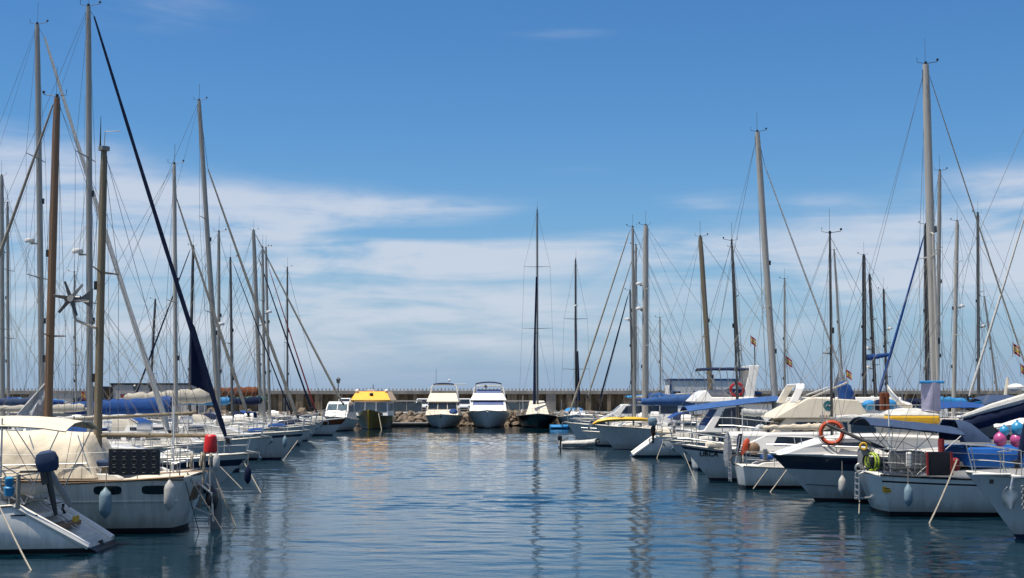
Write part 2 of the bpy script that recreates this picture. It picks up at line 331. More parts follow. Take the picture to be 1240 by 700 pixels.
# ---------------------------------------------------------------- water: one sheet to the horizon, rippled near the camera
def build_water():
    ys = [4.0]; 
    while ys[-1] < 215: ys.append(ys[-1] + 0.06 + 0.0021 * ys[-1])
    nfine = len(ys)
    ys += [260, 340, 500, 900, 2000, 5000, 9000]
    ys = [-3000, -200, -20, -2, 2] + ys
    ys = np.array(ys)
    us = np.linspace(-1, 1, 420)
    rest = np.array([1.6, 3.0, 8.0, 30.0, 120.0, 400.0])
    us = np.concatenate([-rest[::-1], us, rest])
    hw = np.clip(6 + 0.43 * ys, 8, 100)
    X = us[None, :] * hw[:, None]; Y = np.repeat(ys[:, None], len(us), 1)
    rng = np.random.RandomState(3)
    Z = np.zeros_like(X)
    for i in range(110):
        lam = 0.32 * (2.4 / 0.32) ** (rng.rand() ** 1.2); k = 2 * PI / lam
        th = rng.normal(1.40, 0.5)                      # mostly travelling towards the viewer: crests across the picture
        amp = 0.00112 * lam ** .8 * (0.6 + rng.rand())
        ph = k * (X * math.cos(th) + Y * math.sin(th)) + rng.rand() * 6.28 + 0.9 * np.sin(X * 0.31 + i) + 0.9 * np.sin(Y * 0.23 + i * 1.7)
        Z += amp * np.sin(ph)
    mod = 0.60 + 0.42 * np.sin(X * 0.11 + 2.1 * np.sin(Y * 0.055)) * np.sin(Y * 0.17 + 1.3 * np.sin(X * 0.07)) + 0.2 * np.sin(Y * 0.45 + X * 0.05)
    fade = np.clip((215 - Y) / 40, 0, 1) * np.clip((Y - 2) / 3, 0, 1) * (np.abs(us)[None, :] <= 1.0)
    Z *= mod * fade
    V = np.stack([X, Y, Z], -1).reshape(-1, 3)
    R, C = X.shape
    idx = np.arange(R * C).reshape(R, C)
    F = np.stack([idx[:-1, :-1], idx[:-1, 1:], idx[1:, 1:], idx[1:, :-1]], -1).reshape(-1, 4)
    me = bpy.data.meshes.new('harbour_water')
    me.vertices.add(len(V)); me.vertices.foreach_set('co', V.ravel())
    me.loops.add(F.size); me.loops.foreach_set('vertex_index', F.ravel().astype(np.int32))
    me.polygons.add(len(F)); me.polygons.foreach_set('loop_start', np.arange(0, F.size, 4, dtype=np.int32))
    me.polygons.foreach_set('loop_total', np.full(len(F), 4, dtype=np.int32))
    me.update(calc_edges=True); me.polygons.foreach_set('use_smooth', np.ones(len(F), dtype=bool))
    m = bpy.data.materials.new('harbour_water'); m.use_nodes = True; nt = m.node_tree; b = nt.nodes['Principled BSDF']
    b.inputs['Base Color'].default_value = (0.0015, 0.015, 0.025, 1); b.inputs['Roughness'].default_value = 0.018; b.inputs['Specular Tint'].default_value = (0.88, 1.0, 1.0, 1)
    b.inputs['IOR'].default_value = 1.333
    t = nt.nodes.new('ShaderNodeTexCoord'); mp = nt.nodes.new('ShaderNodeMapping'); mp.inputs['Scale'].default_value = (0.55, 1.0, 1)
    nt.links.new(t.outputs['Object'], mp.inputs[0])
    n = nt.nodes.new('ShaderNodeTexNoise'); n.inputs['Scale'].default_value = 6.5; n.inputs['Detail'].default_value = 4
    nt.links.new(mp.outputs[0], n.inputs['Vector'])
    bn = nt.nodes.new('ShaderNodeBump'); bn.inputs['Strength'].default_value = 0.12; bn.inputs['Distance'].default_value = 0.05
    nt.links.new(n.outputs[0], bn.inputs['Height']); nt.links.new(bn.outputs[0], b.inputs['Normal'])
    me.materials.append(m)
    o = bpy.data.objects.new('water', me); col.objects.link(o); o['kind'] = 'structure'
build_water()

# ---------------------------------------------------------------- far quay, riprap, sea wall
QY0, QY1, QZ = 168.0, 186.0, 1.5
q = MB().box((0, (QY0 + QY1) / 2 + 6, (QZ - 3) / 2), (420, QY1 - QY0 + 12, QZ + 3)).build('quay_ground', QUAY); q['kind'] = 'structure'
def rock_mesh(s):
    r = random.Random(s); b = MB().ball((0, 0, 0), 1, 8, 5); v = []
    for p in b.v:
        k = 0.78 + 0.4 * r.random(); v.append((p[0] * k, p[1] * k, p[2] * k))
    b.v = v; return b
pr = [rock_mesh(i).build('boulder', ROCK) for i in range(6)]
bold = []
X_ = -46.0; i = 0
while X_ < 52 and len(bold) < 290:
    for row in range(3):
        base = pr[i % 6]
        o = base if i < 6 else base.copy()
        if i >= 6: col.objects.link(o)
        s = rnd.uniform(0.50, 0.85) * (1.0 if row else 0.8)
        o.location = (X_ + rnd.uniform(-.3, .3), 166.0 + row * 0.9 + rnd.uniform(-.2, .2), 0.12 + row * 0.52 + rnd.uniform(-.1, .15))
        o.scale = (s * rnd.uniform(.8, 1.3), s, s * rnd.uniform(.65, .95)); o.rotation_euler = (rnd.random() * 3, rnd.random() * 3, rnd.random() * 6)
        tag(o, 'rough brown boulder lying in the riprap below the quay edge', 'boulder', 'riprap boulders along the foot of the quay')
        bold.append(o); i += 1
    X_ += rnd.uniform(0.95, 1.25)
# sea wall
sw = empty('sea_wall', (0, 186, QZ), 0, 'long concrete breakwater wall with buttresses and a row of posts on its coping', 'sea wall')
WT = 4.30 - QZ
MB().box((0, 0.6, WT / 2 - .25), (400, 0.8, WT - .5)).build('wall_face', STONED, sw)
MB().box((0, 0.1, WT - 0.25), (400, 2.2, 0.5)).build('coping', STONE, sw, bevel=0.04)
nb = 0
for k in range(-24, 26):
    x = k * 2.55 + rnd.uniform(-.25, .25)
    w = rnd.choice([0.5, 0.7, 1.0, 1.3])
    MB().box((x, -0.35, (WT - .5) / 2), (w, 1.1, WT - .5)).build('buttress', STONE if k % 5 == 2 else STONED, sw, bevel=0.03)
rest = MB()
for k in range(-400, 401):
    x = k * 0.49; c = (x, 0.9, WT + 0.2)
    if abs(k) <= 49: MB().lathe([(0.10, 0), (0.08, .1), (0.09, .22), (0.03, .34)], (x, -0.7, WT - 0.01), 6).build('baluster', STONE, sw)
    else: rest.lathe([(0.10, 0), (0.08, .1), (0.09, .22), (0.03, .34)], (x, -0.7, WT - 0.01), 5)
o = rest.build('baluster', STONE, sw); o['kind'] = 'stuff'
MB().box((0, 9.5, 1.6 - QZ), (400, 14, 3.2)).build('outer_armour', STONED, sw)

# barriers with white handrail in front of the road
def barrier(x0, x1, y, label):
    r = empty('quay_railing', ((x0 + x1) / 2, y, QZ), 0, label, 'railing', 'railings along the far quay')
    L = x1 - x0
    MB().box((0, 0, 1.45), (L, 0.14, 0.16)).build('handrail', MWHT, r)
    n = max(2, int(L / 1.6))
    for i in range(n + 1): MB().box((-L / 2 + L * i / n, 0.01, 0.69), (0.07, 0.07, 1.38)).build('post', MWHT, r)
    MB().box((0, 0.06, 0.70), (L - .1, 0.02, 1.1)).build('panel', GLSG, r)
barrier(-14.6, -10.9, 170.5, 'white railing with grey glass panels between yellow tour boat and first cruiser')
barrier(-0.8, 2.6, 170.5, 'white railing with grey glass panels left of the dark hulled sailing yacht')
# floating pontoon at far end
fp = empty('floating_pontoon', (-13.0, 162.6, 0), 0, 'low grey floating pontoon beside the far rocks', 'pontoon')
MB().box((0, 0, 0.42), (8.4, 2.4, 0.16)).build('deck', QUAY, fp)
MB().box((0, 0, 0.1), (8.0, 2.2, 0.48)).build('float', RUB, fp)

# side pontoons the rows of yachts are moored to
def pier(x0, y0, x1, y1, label):
    L = math.hypot(x1 - x0, y1 - y0); a = math.atan2(y1 - y0, x1 - x0)
    r = empty('mooring_pier', ((x0 + x1) / 2, (y0 + y1) / 2, 0), a, label, 'pier')
    MB().box((0, 0, 0.62), (L, 2.4, 0.2)).build('deck', WOODP, r)
    MB().box((0, 0, 0.3), (L, 2.0, 0.44)).build('float', RUB, r)
    n = int(L / 11)
    for i in range(n + 1): MB().tube([(-L / 2 + .6 + (L - 1.2) * i / n, 1.38, -1), (-L / 2 + .6 + (L - 1.2) * i / n, 1.38, 2.2)], 0.16, 10).build('pile', GREY, r, True)
pier(-21.6, 22, -28.5, 140, 'long planked mooring pier behind the left row of yachts')
pier(23.6, 22, 16.5, 136, 'long planked mooring pier behind the right row of yachts')

# sheds and parked cars on the quay
def shed(name, x0, x1, y, z1, depth, wallm, trimm, label, doors):
    r = empty(name, ((x0 + x1) / 2, y, QZ), 0, label, 'building')
    L = x1 - x0; H = z1 - QZ
    MB().box((0, depth / 2, H / 2), (L, depth, H)).build('wall', wallm, r)
    MB().box((0, depth / 2, H + 0.11), (L + 0.3, depth + 0.14, 0.22)).build('roof', trimm, r)
    for s in (-1, 1): MB().box((s * (L / 2 - 0.08), -0.04, H / 2), (0.22, 0.14, H)).build('corner_post', trimm, r)
    for (dx, w, z0, h, m) in doors:
        f = MB().box((dx, -0.03, z0 + h / 2), (w + .14, 0.08, h + .14)).build('window_frame' if z0 > .3 else 'door_frame', trimm, r)
        MB().box((dx, -0.05, z0 + h / 2), (w, 0.10, h)).build('pane' if z0 > .3 else 'door', m, f)
shed('harbour_office', P(811, 460, 158).x, P(905, 460, 158).x, 158, 5.25, 5, SHEDW, TRIMB, 'low white harbour building with blue trim behind the right hand yachts',
     [(-3.6, .7, 1.5, 1.0, GLS), (-1, 1.4, 1.4, 1.1, GLSG), (1.6, 1.4, 1.4, 1.1, GLSG)])
shed('boat_shed', P(135, 468, 172).x, P(240, 468, 172).x, 172, 4.9, 5, SHEDG, BLK, 'long flat roofed grey shed behind the left hand masts', [(-3.5, 1.2, 0.0, 2.2, REDD), (0.5, 1.6, 1.1, 1.0, GLS)])
shed('boat_shed', P(126, 470, 174).x - 0.8, P(133, 470, 174).x - .1, 172.5, 4.5, 4, STONED, BLK, 'narrow dark shed at the left end of the long grey shed', [])
shed('boat_shed', P(36, 474, 176).x, P(118, 474, 176).x, 176, 3.9, 4, SHEDG, STONE, 'low pale shed by the wall at the far left', [(2, 1.5, .9, .9, GLS)])

def car(x, y, rz, m, label, tall=1.75):
    r = empty('parked_car', (x, y, QZ), rz, label, 'car', 'cars parked on the far quay')
    wb = lambda X, Z: 0.88 - max(0, Z - 0.95) * 0.22
    pf = [(-2.1, .35), (2.15, .35), (2.2, .75), (2.05, .98), (1.1, 1.06), (.45, tall - .05), (.2, tall), (-1.7, tall), (-2.0, tall - .12), (-2.2, 1.0), (-2.2, .5)]
    MB().wprism(pf, wb).build('body', m, r, bevel=0.05)
    MB().add([(1.11, .70, 1.10), (1.11, -.70, 1.10), (.53, -.64, tall - .10), (.53, .64, tall - .10)], [(0, 1, 2, 3)]).build('windscreen', GLS, r)
    for s in (-1, 1):
        MB().wprism([(-1.8, 1.08), (.9, 1.08), (.42, tall - .14), (-1.7, tall - .14)], lambda X, Z: wb(X, Z) + .004).build('side_window', GLS, r) if s == 1 else None
        MB().box((2.17, s * .66, .78), (.1, .3, .16)).build('headlight', GLSG, r)
        for X in (-1.35, 1.4):
            MB().lathe([(.05, -.11), (.31, -.11), (.33, -.06), (.33, .06), (.31, .11), (.05, .11)], (X, s * .82, .33), 14, axis='Y').build('wheel', RUB, r, True)
    MB().box((2.2, 0, .5), (.06, 1.0, .16)).build('grille', BLK, r)
car(P(513, 490, 176).x, 174.5, -PI / 2, CARW, 'white car parked facing the water, left of the first motor yacht')
car(P(563, 490, 176).x, 174.5, -PI / 2, CARW, 'white car parked facing the water in the gap between the two motor yachts')
car(P(470, 490, 176).x, 175.0, -PI / 2, CARW, 'white van parked behind the yellow tour boat', 2.0)
car(P(420, 490, 178).x, 176.0, -PI / 2, CARW, 'white car parked behind the white cabin cruiser', 1.8)
car(P(868, 490, 176).x, 175.0, -PI / 2 + .1, CARW, 'white car parked in front of the harbour wall at right', 1.7)
car(P(1085, 490, 176).x, 176, -PI / 2, CARB, 'dark blue car parked on quay behind the far right masts', 1.5)

def lamp(px, Y, ztop, label):
    x = P(px, 480, Y).x; h = ztop - QZ
    r = empty('street_lamp', (x, Y, QZ), 0, label, 'street lamp', 'street lamps on the far quay')
    MB().tube([(0, 0, 0), (0, 0, .5), (0, 0, .55), (0, 0, h - .7)], [.13, .12, .07, .055], 8).build('pole', BLK, r, True)
    MB().lathe([(.06, 0), (.2, .12), (.26, .5), (.27, .52)], (0, 0, h - .72), 6).build('lantern', GLSG, r)
    MB().lathe([(.30, 0), (.30, .04), (.12, .18), (.03, .3)], (0, 0, h - .2), 6).build('cap', BLK, r)
lamp(409.5, 172, 5.75, 'dark street lamp with lantern standing left of the yellow tour boat')
lamp(163, 170, 4.9, 'dark street lamp in front of the long grey shed')

# ---------------------------------------------------------------- boats
class Boat:
    def __init__(b, name, label, cat, group, d, tip, side, end='bow', L=10.5, B=3.3, f=(1.05, 0.95, 1.3), rake=1.1, st=0.15, tw=0.72,
                 hull=HW, anti=ANTI, boot=NAVY, stripe=None, sm=NAVY, flare=0.0, yaw=0.0, pos=None, rz=None, scoop=False, deckm=DECK, railm=ALU, fine=0.0):
        b.L, b.B, b.f, b.rake, b.st, b.tw, b.flare = L, B, f, rake, st, tw, flare
        if pos is None:
            h = {('L', 'bow'): 0, ('L', 'stern'): PI, ('R', 'bow'): PI, ('R', 'stern'): 0}[(side, end)] + yaw
            tl = L / 2 if end == 'bow' else -L / 2
            x = ray(tip, HOR).x * d
            b.rx, b.ry = x - math.cos(h) * tl, d - math.sin(h) * tl
        else: h = rz; b.rx, b.ry = pos
        b.h = h; b.c, b.s = math.cos(h), math.sin(h)
        b.vis = 1 if b.s * 0 + math.cos(h) < 0 else -1      # local side (y sign) that faces the camera
        b.r = empty(name, (b.rx, b.ry, 0), h, label, cat, group)
        b.near = b.ry < 62
        # hull
        zl = [-0.35, -0.15, 0.03, 0.11]; fr = [0.0, 0.2, 0.45, 0.66, 0.78, 0.86, 0.94, 1.0]
        if stripe: fr = sorted(set(fr + list(stripe)))
        ns = 30 if b.near else 18
        S = [i / ns for i in range(ns + 1)]; S = [1 - (1 - x) ** 1.25 for x in S]
        def lev(s):
            sh = b.sheer(s); return zl + [0.11 + (sh - 0.11) * q for q in fr[1:]]
        nl = len(lev(0)); mb = MB()
        for sg in (1, -1):
            vs, fs = [], []
            o = len(mb.v)
            for s in S:
                for z in lev(s):
                    x = b.hx(s, z); vs.append((x, sg * b.half(s, z), z))
            for i in range(ns):
                for j in range(nl - 1):
                    a = i * nl + j; fcs = (a, a + 1, a + nl + 1, a + nl)
                    if j < 2: mi = 1
                    elif j == 2: mi = 2
                    else:
                        q = (fr[j - 3] + fr[j - 2]) / 2; mi = 3 if stripe and stripe[0] < q < stripe[1] else 0
                    mb.f.append(tuple(k + o for k in fcs)); mb.m.append(mi)
            mb.v.extend(vs)
        us = [-1, -.86, -.7, -.62, -.3, 0, .3, .62, .7, .86, 1]; o = len(mb.v); lv = lev(0)
        for j, z in enumerate(lv):
            for u in us:
                hb = b.half(0, z); x = b.hx(0, z)
                if scoop and abs(u) < .65 and z > 0.3: x += 0.45
                x -= 0 if scoop else 0.12 * (1 - u * u) * (0.5 if st < 0 else 1)
                mb.v.append((x, u * hb, z))
        nu = len(us)
        for j in range(nl - 1):
            for k in range(nu - 1):
                a = o + j * nu + k; mb.f.append((a, a + nu, a + nu + 1, a + 1)); mb.m.append(1 if j < 2 else (2 if j == 2 else 0))
        import bmesh
        h_ = mb.build('hull', [hull, anti, boot, sm], b.r, True)
        bm = bmesh.new(); bm.from_mesh(h_.data); bmesh.ops.remove_doubles(bm, verts=bm.verts, dist=0.0005); bmesh.ops.recalc_face_normals(bm, faces=bm.faces)
        bm.to_mesh(h_.data); bm.free(); h_.data.polygons.foreach_set('use_smooth', [True] * len(h_.data.polygons)); h_.data.set_sharp_from_angle(angle=math.radians(45))
        # deck
        g = [[(b.hx(s, b.sheer(s)) - (.1 * (1 - u * u) if s == 0 and not scoop else 0), u * (b.half(s, b.sheer(s)) - .01), b.sheer(s) - .02 + .07 * (1 - u * u)) for u in (-1, -.5, 0, .5, 1)] for s in S]
        MB().sheet(g, 0.03).build('deck', deckm, b.r, True)
        # toe rail along the sheer
        for sg in (1, -1):
            MB().tube([(b.hx(s, b.sheer(s)), sg * b.half(s, b.sheer(s)), b.sheer(s) + .02) for s in S], 0.032, 5).build('toe_rail', railm, b.r)
    def sheer(b, s):
        fs, fm, fb = b.f
        l0 = (s - .45) * (s - 1) / (.45); l1 = s * (s - 1) / (.45 * -.55); l2 = s * (s - .45) / .55
        return fs * l0 + fm * l1 + fb * l2
    def xb(b, z): return b.L / 2 - b.rake * max(0, 1 - z / b.f[2]) ** 0.92
    def xs(b, z):
        q = z / b.f[0]
        return -b.L / 2 + (b.st * max(0, 1 - q) if b.st >= 0 else -b.st * min(max(q, 0), 1.05))
    def hx(b, s, z): return b.xs(z) + (b.xb(z) - b.xs(z)) * s
    def half(b, s, z):
        sh = b.sheer(s); t = min(max((z + .42) / (sh + .42), 0.0), 1.0)
        pl = b.tw + (1 - b.tw) * math.sin(PI / 2 * s / .42) if s < .42 else max(0, 1 - ((s - .42) / .58) ** 2.3) ** 0.92
        e = 0.24 + (0.42 + b.flare) * max(0, s - .35) + b.flare * .3
        return max(b.B / 2 * pl * t ** e, 0.012)
    def sof(b, x, z): return min(max((x - b.xs(z)) / (b.xb(z) - b.xs(z)), 0), 1)
    def side(b, x, z): return b.half(b.sof(x, z), z)
    def dz(b, x): s = b.sof(x, 1.0); return b.sheer(s)
    def dy(b, x): s = b.sof(x, b.dz(x)); return b.half(s, b.sheer(s))
    def lp(b, px, py, yl=0.0):                     # local (x, z) seen at photo pixel, on the plane y = yl
        r = ray(px, py); k = r.x / r.y
        s = (k * (b.ry + b.c * yl) - (b.rx - b.s * yl)) / (b.c - k * b.s)
        Y = b.ry + b.s * s + b.c * yl
        return s, CAMZ + r.z / r.y * Y
    def w(b, p):
        return Vector((b.rx + b.c * p[0] - b.s * p[1], b.ry + b.s * p[0] + b.c * p[1], p[2]))
    # ---- deck furniture
    def roof(b, x0, x1, w, h, fs=1.1, bs=.25, m=W, wins=3, wm=GLS, zo=0.0, name='coachroof', winh=.42, taper=.22):
        z0 = min(b.dz(x0), b.dz(x1)) - .03 + zo; z1 = b.dz((x0 + x1) / 2) + h + zo
        wf = lambda x, z: (w / 2 - max(0, z - z0) * taper) * (1 - .35 * max(0, (x - (x0 + (x1 - x0) * .45)) / ((x1 - x0) * .55)) ** 1.5)
        pf = []
        K = 7
        xs = [x0 + bs] + [x0 + bs + (x1 - fs - x0 - bs) * i / K for i in range(1, K + 1)]
        top = [(x, z1 + .05 * math.sin(PI * i / K)) for i, x in enumerate(xs)] + [(x1 - fs * .45, z1 - h * .42)]
        bot = [(x1, z0)] + [(x, z0) for x in reversed(xs)] + [(x0, z0)]
        mb = MB()
        ring = top + bot
        for t in (None,): mb.wprism(ring, wf)
        o = mb.build(name, m, b.r, bevel=.03 if b.near else 0)
        for i in range(wins):
            a = x0 + bs + .15 + (x1 - fs - x0 - bs - .2) * i / wins; c = a + (x1 - fs - x0 - bs - .2) / wins - .18
            zz0 = z0 + (z1 - z0) * (.93 - winh); zz1 = z0 + (z1 - z0) * .86
            for sg in (-1, 1):
                vs = [(a + .04, sg * (wf(a, zz0) + .006), zz0), (c, sg * (wf(c, zz0) + .006), zz0), (c - .06, sg * (wf(c, zz1) + .006), zz1), (a, sg * (wf(a, zz1) + .006), zz1)]
                vs2 = [(p[0], p[1] - sg * .03, p[2]) for p in vs]
                MB().add(vs + vs2, [(0, 1, 2, 3), (7, 6, 5, 4), (0, 4, 5, 1), (1, 5, 6, 2), (2, 6, 7, 3), (3, 7, 4, 0)]).build('window', wm, o)
        b.roofz = z1
        return o
    def cockpit(b, x0, x1, wheel=None):
        z = b.dz((x0 + x1) / 2); w = b.dy(x0) * 1.25
        for sg in (-1, 1):
            mb = MB().wprism([(x0, z - .02), (x1, z - .02), (x1, z + .34), (x0 + .2, z + .2), (x0, z + .12)], lambda x, zz: .12)
            mb.v = [(p[0], p[1] + sg * w / 2, p[2]) for p in mb.v]; mb.build('coaming', W, b.r, bevel=.02)
        MB().box(((x0 + x1) / 2, 0, z + .065), (x1 - x0 - .1, w - .26, .04)).build('cockpit_sole', TEAK, b.r)
        for sg in (-1, 1): MB().lathe([(.07, 0), (.05, .06), (.065, .14), (.03, .15)], (x0 + .6, sg * w / 2, z + .2), 10).build('winch', SS, b.r, True)
        if wheel is not None:
            wh = MB().ring((wheel, 0, z + .75), .42, .018, 20, 5, (1, 0, 0)); 
            for k in range(5): wh.tube([(wheel, 0, z + .75), (wheel, .42 * math.cos(k * 1.257), z + .75 + .42 * math.sin(k * 1.257))], .01, 4)
            wh.build('steering_wheel', SS, b.r)
            MB().tube([(wheel + .12, 0, z), (wheel + .12, 0, z + .9)], [.1, .07], 8).build('binnacle', W, b.r)
    def rails(b, pul=True, push=True, lines=True, h=.62, x0=None, x1=None, m=SS, gate=0):
        L = b.L; r = .014 if b.near else .02
        xa = (-L / 2 - min(0, b.st) + .12) if x0 is None else x0; xc = L / 2 - .05
        P1 = lambda x, sg, z: (x, sg * max(b.dy(x) - .05, .02), b.dz(x) + z)
        if pul:
            mb = MB(); xe = L / 2 - 1.1
            path = [P1(xe, 1, .02), P1(xe, 1, h), P1(L / 2 - .5, 1, h + .04), (xc + .08, .10, b.dz(xc) + h + .05), (xc + .08, -.10, b.dz(xc) + h + .05), P1(L / 2 - .5, -1, h + .04), P1(xe, -1, h), P1(xe, -1, .02)]
            mb.tube(path, r, 6)
            for sg in (-1, 1): mb.tube([P1(xc - .15, sg, 0), (xc - .02, sg * .16, b.dz(xc) + h + .04)], r, 5); mb.tube([P1(xe, sg, h * .5), P1(L / 2 - .5, sg, h * .5), P1(xc - .1, sg, h * .5)], r * .8, 5)
            mb.build('pulpit', m, b.r, True)
        if push:
            mb = MB(); xe = xa + 1.0
            top = [P1(xe, 1, .02), P1(xe, 1, h), P1(xa, 1, h), P1(xa, -1, h), P1(xe, -1, h), P1(xe, -1, .02)]
            mb.tube(top, r, 6); mb.tube([P1(xe, 1, h * .5), P1(xa, 1, h * .5), P1(xa, -1, h * .5), P1(xe, -1, h * .5)], r * .8, 5)
            for sg in (-1, 1): mb.tube([P1(xa, sg, 0), P1(xa, sg, h)], r, 5)
            mb.build('pushpit', m, b.r, True)
        if lines:
            a, c = xa + 1.0, L / 2 - 1.1; n = max(2, int((c - a) / 1.9))
            for sg in (-1, 1):
                pts = [a + (c - a) * i / n for i in range(n + 1)]
                for hh in (h - .02, h * .5): MB().tube([P1(x, sg, hh - (.01 if i % 2 else 0)) for i, x in enumerate(pts)], .0055 if b.near else .008, 4).build('lifeline', WIRE, b.r)
                for x in pts[1:-1]: MB().tube([P1(x, sg, 0), P1(x, sg, h)], .012 if b.near else .016, 5).build('stanchion', m, b.r)
    def hatch(b, x, w=.5, z=None, m=GLSG):
        z = b.dz(x) + .06 if z is None else z
        f = MB().box((x, 0, z + .02), (w + .08, w + .08, .06)).build('hatch', ALU, b.r, bevel=.015); MB().box((x, 0, z + .055), (w, w, .02)).build('pane', m, f)
    def gear(b, seed):
        r_ = random.Random(seed); L = b.L; top = getattr(b, 'roofz', b.dz(0) + .3)
        for k in range(r_.randint(2, 3)):                # ventilators, canister and bags lashed on deck
            x = -L * .12 + L * .33 * r_.random(); y = r_.uniform(-.5, .5)
            MB().lathe([(.07, 0), (.06, .12), (.09, .17), (.09, .26), (.03, .3)], (x, y, top - .02), 10).build('ventilator', r_.choice([SS, W]), b.r, True)
        x = L * .30; s_ = r_.uniform(.35, .6)
        MB().ball((x, r_.uniform(-.3, .3), b.dz(x) + .15), (s_ * 1.3, s_ * .5, s_ * .42), 10, 6).build('sail_bag', r_.choice([SAILW, BLUE, NVC, FENW]), b.r, True)
        MB().lathe([(.08, -.35), (.22, -.32), (.24, 0), (.22, .32), (.08, .35)], (L * .02, .25 * r_.choice([-1, 1]), top + .22), 12, axis='X').build('liferaft_canister', W, b.r, True)
        xa = b.xs(b.f[0]) + .3
        for sg in (-1, 1):
            if r_.random() < .6: MB().tube([(xa, sg * b.dy(xa) * .9, b.f[0] + .1), (xa, sg * b.dy(xa) * .9, b.f[0] + r_.uniform(1.6, 2.6))], .02, 5).build('antenna_pole', r_.choice([SS, W]), b.r)
        yy = b.vis * b.dy(xa + .5) * .95; MB().box((xa + .5, yy, b.f[0] + .45), (.16, .14, .42)).build('horseshoe_buoy', r_.choice([W, FENW, GREY]), b.r, bevel=.04)
        MB().box((-L * .33, 0, b.f[0] + .30), (1.0, b.B * .45, .16)).build('cockpit_cushion', r_.choice([BLUE, BEIG, NVC2, CRM]), b.r, bevel=.05)
    def anchor(b, m=SS):
        x = b.L / 2; z = b.dz(x - .1)
        MB().box((x + .02, 0, z + .03), (.55, .14, .07)).build('bow_roller', GREY, b.r)
        mb = MB().tube([(x - .2, 0, z + .11), (x + .25, 0, z + .03), (x + .28, 0, z - .12)], .025, 6)
        mb.add([(x + .27, -.16, z - .10), (x + .27, .16, z - .10), (x + .12, 0, z - .38), (x + .36, 0, z - .16)], [(0, 2, 3), (1, 3, 2), (0, 3, 1), (0, 1, 2)])
        mb.build('anchor', m, b.r)
    def mast(b, base, top, r=.085, m=ALU, spread=(.45, .72), boom=None, furl=None, radar=None, stay='bow', back=True, wires=4, sl=1.0, lamps=True, radom=None, fatboom=False, z0=None):
        xb_, zb_ = b.lp(*base); xt, zt = b.lp(*top)
        # the mast foot is on deck or roof; keep its line through the two photo points
        zd = (b.dz(xb_) + .05) if z0 is None else z0
        k = (xt - xb_) / (zt - zb_); xd = xb_ + k * (zd - zb_)
        F = lambda z: Vector((xd + k * (z - zd), 0, z)); H = zt - zd
        wr = .0065 if b.near else (.0085 if b.ry < 100 else .011)
        if b.ry > 30: b.gear(int(b.ry * 10))
        mm = MB().tube([F(zd), F(zd + H * .5), F(zd + H * .9), F(zt)], [r, r, r * .93, r * .72], 12, flat=.75)
        mo = mm.build('mast', m, b.r, True)
        MB().tube([F(zd + .3) + Vector((-r * .97, 0, 0)), F(zt - .2) + Vector((-r * .72, 0, 0))], r * .16, 4).build('sail_track', ALUD, mo)
        # halyards on mast face
        for sg in (-1, 1): MB().tube([F(zd + .5) + Vector((.0, sg * (r + .03), 0)), F(zt - .2) + Vector((0, sg * (r * .8 + .03), 0))], wr * .8, 4).build('halyard', ROPE, b.r)
        ch = max(.6, b.dy(xd) * .93)
        tips = []
        for q in spread:
            z = zd + H * q; w = sl * (ch * (0.95 - .35 * q))
            s_ = MB()
            for sg in (-1, 1): s_.tube([F(z), F(z) + Vector((-.12, sg * w, .05))], [.035, .018], 6, flat=.6); 
            s_.build('spreader', m, mo); tips.append((z + .05, w))
        for sg in (-1, 1):
            pts = [(xd - .1, sg * ch, b.dz(xd) + .05)] + [F(z) + Vector((-.12, sg * w, 0)) for z, w in tips] + [F(zt - .15)]
            MB().tube(pts, wr, 4).build('shroud', WIRE, b.r)
            if wires >= 4 and tips: MB().tube([(xd + .35, sg * ch, b.dz(xd) + .05), F(tips[0][0])], wr, 4).build('shroud', WIRE, b.r)
            if wires >= 6 and tips: MB().tube([(xd - .5, sg * ch, b.dz(xd) + .05), F(tips[0][0])], wr, 4).build('shroud', WIRE, b.r)
            if wires >= 6 and len(tips) > 1: MB().tube([F(tips[0][0]) + Vector((-.12, sg * tips[0][1], 0)), F(tips[1][0])], wr, 4).build('shroud', WIRE, b.r)
        bowp = Vector((b.L / 2 - .15, 0, b.dz(b.L / 2 - .15) + .08))
        if back:
            xk = b.xs(b.f[0]) + .15
            if b.near:
                sp_ = F(zt) * .35 + Vector((xk, 0, b.f[0])) * .65
                MB().tube([F(zt), sp_], wr, 4).build('backstay', WIRE, b.r)
                for sg in (-1, 1): MB().tube([sp_, (xk, sg * b.dy(xk) * .9, b.f[0] + .05)], wr, 4).build('backstay', WIRE, b.r)
            else: MB().tube([F(zt), (xk, 0, b.f[0] + .05)], wr, 4).build('backstay', WIRE, b.r)
        if furl:
            tp, bt, fr, fm = furl[:4]
            a = Vector((b.lp(*tp)[0], 0, b.lp(*tp)[1])); e = b.lp(*bt); e = Vector((e[0], 0, e[1]))
            K = 26; path = []; rs = []
            for i in range(K + 1):
                t = i / K; p = a.lerp(e, t) + Vector((0, 0, 0)); p.x += -.0 * t
                sag = math.sin(PI * t) * (a - e).length * .006; p.z -= sag
                path.append(p); rs.append(fr * (0.40 + .62 * t ** .8) * (1 + rnd.uniform(-.07, .07)))
            rs[-1] = fr * .45; rs[0] = fr * .3
            MB().tube(path, rs, 9).build('furled_headsail', fm, b.r, True)
            MB().tube([F(zt - .05), a], wr * 1.3, 4).build('forestay', WIRE, b.r)
            dd = (e - a).normalized()
            MB().lathe([(.04, 0), (.13, .02), (.13, .05), (.06, .06), (.06, .16), (.13, .17), (.13, .2), (.04, .22)], e + dd * .12, 12).build('furling_drum', BLK, b.r, True)
            MB().tube([e, e + dd * .5], .012, 4).build('forestay_link', WIRE, b.r)
        elif stay == 'bow': MB().tube([F(zt - .1), bowp], wr * 1.2, 4).build('forestay', WIRE, b.r)
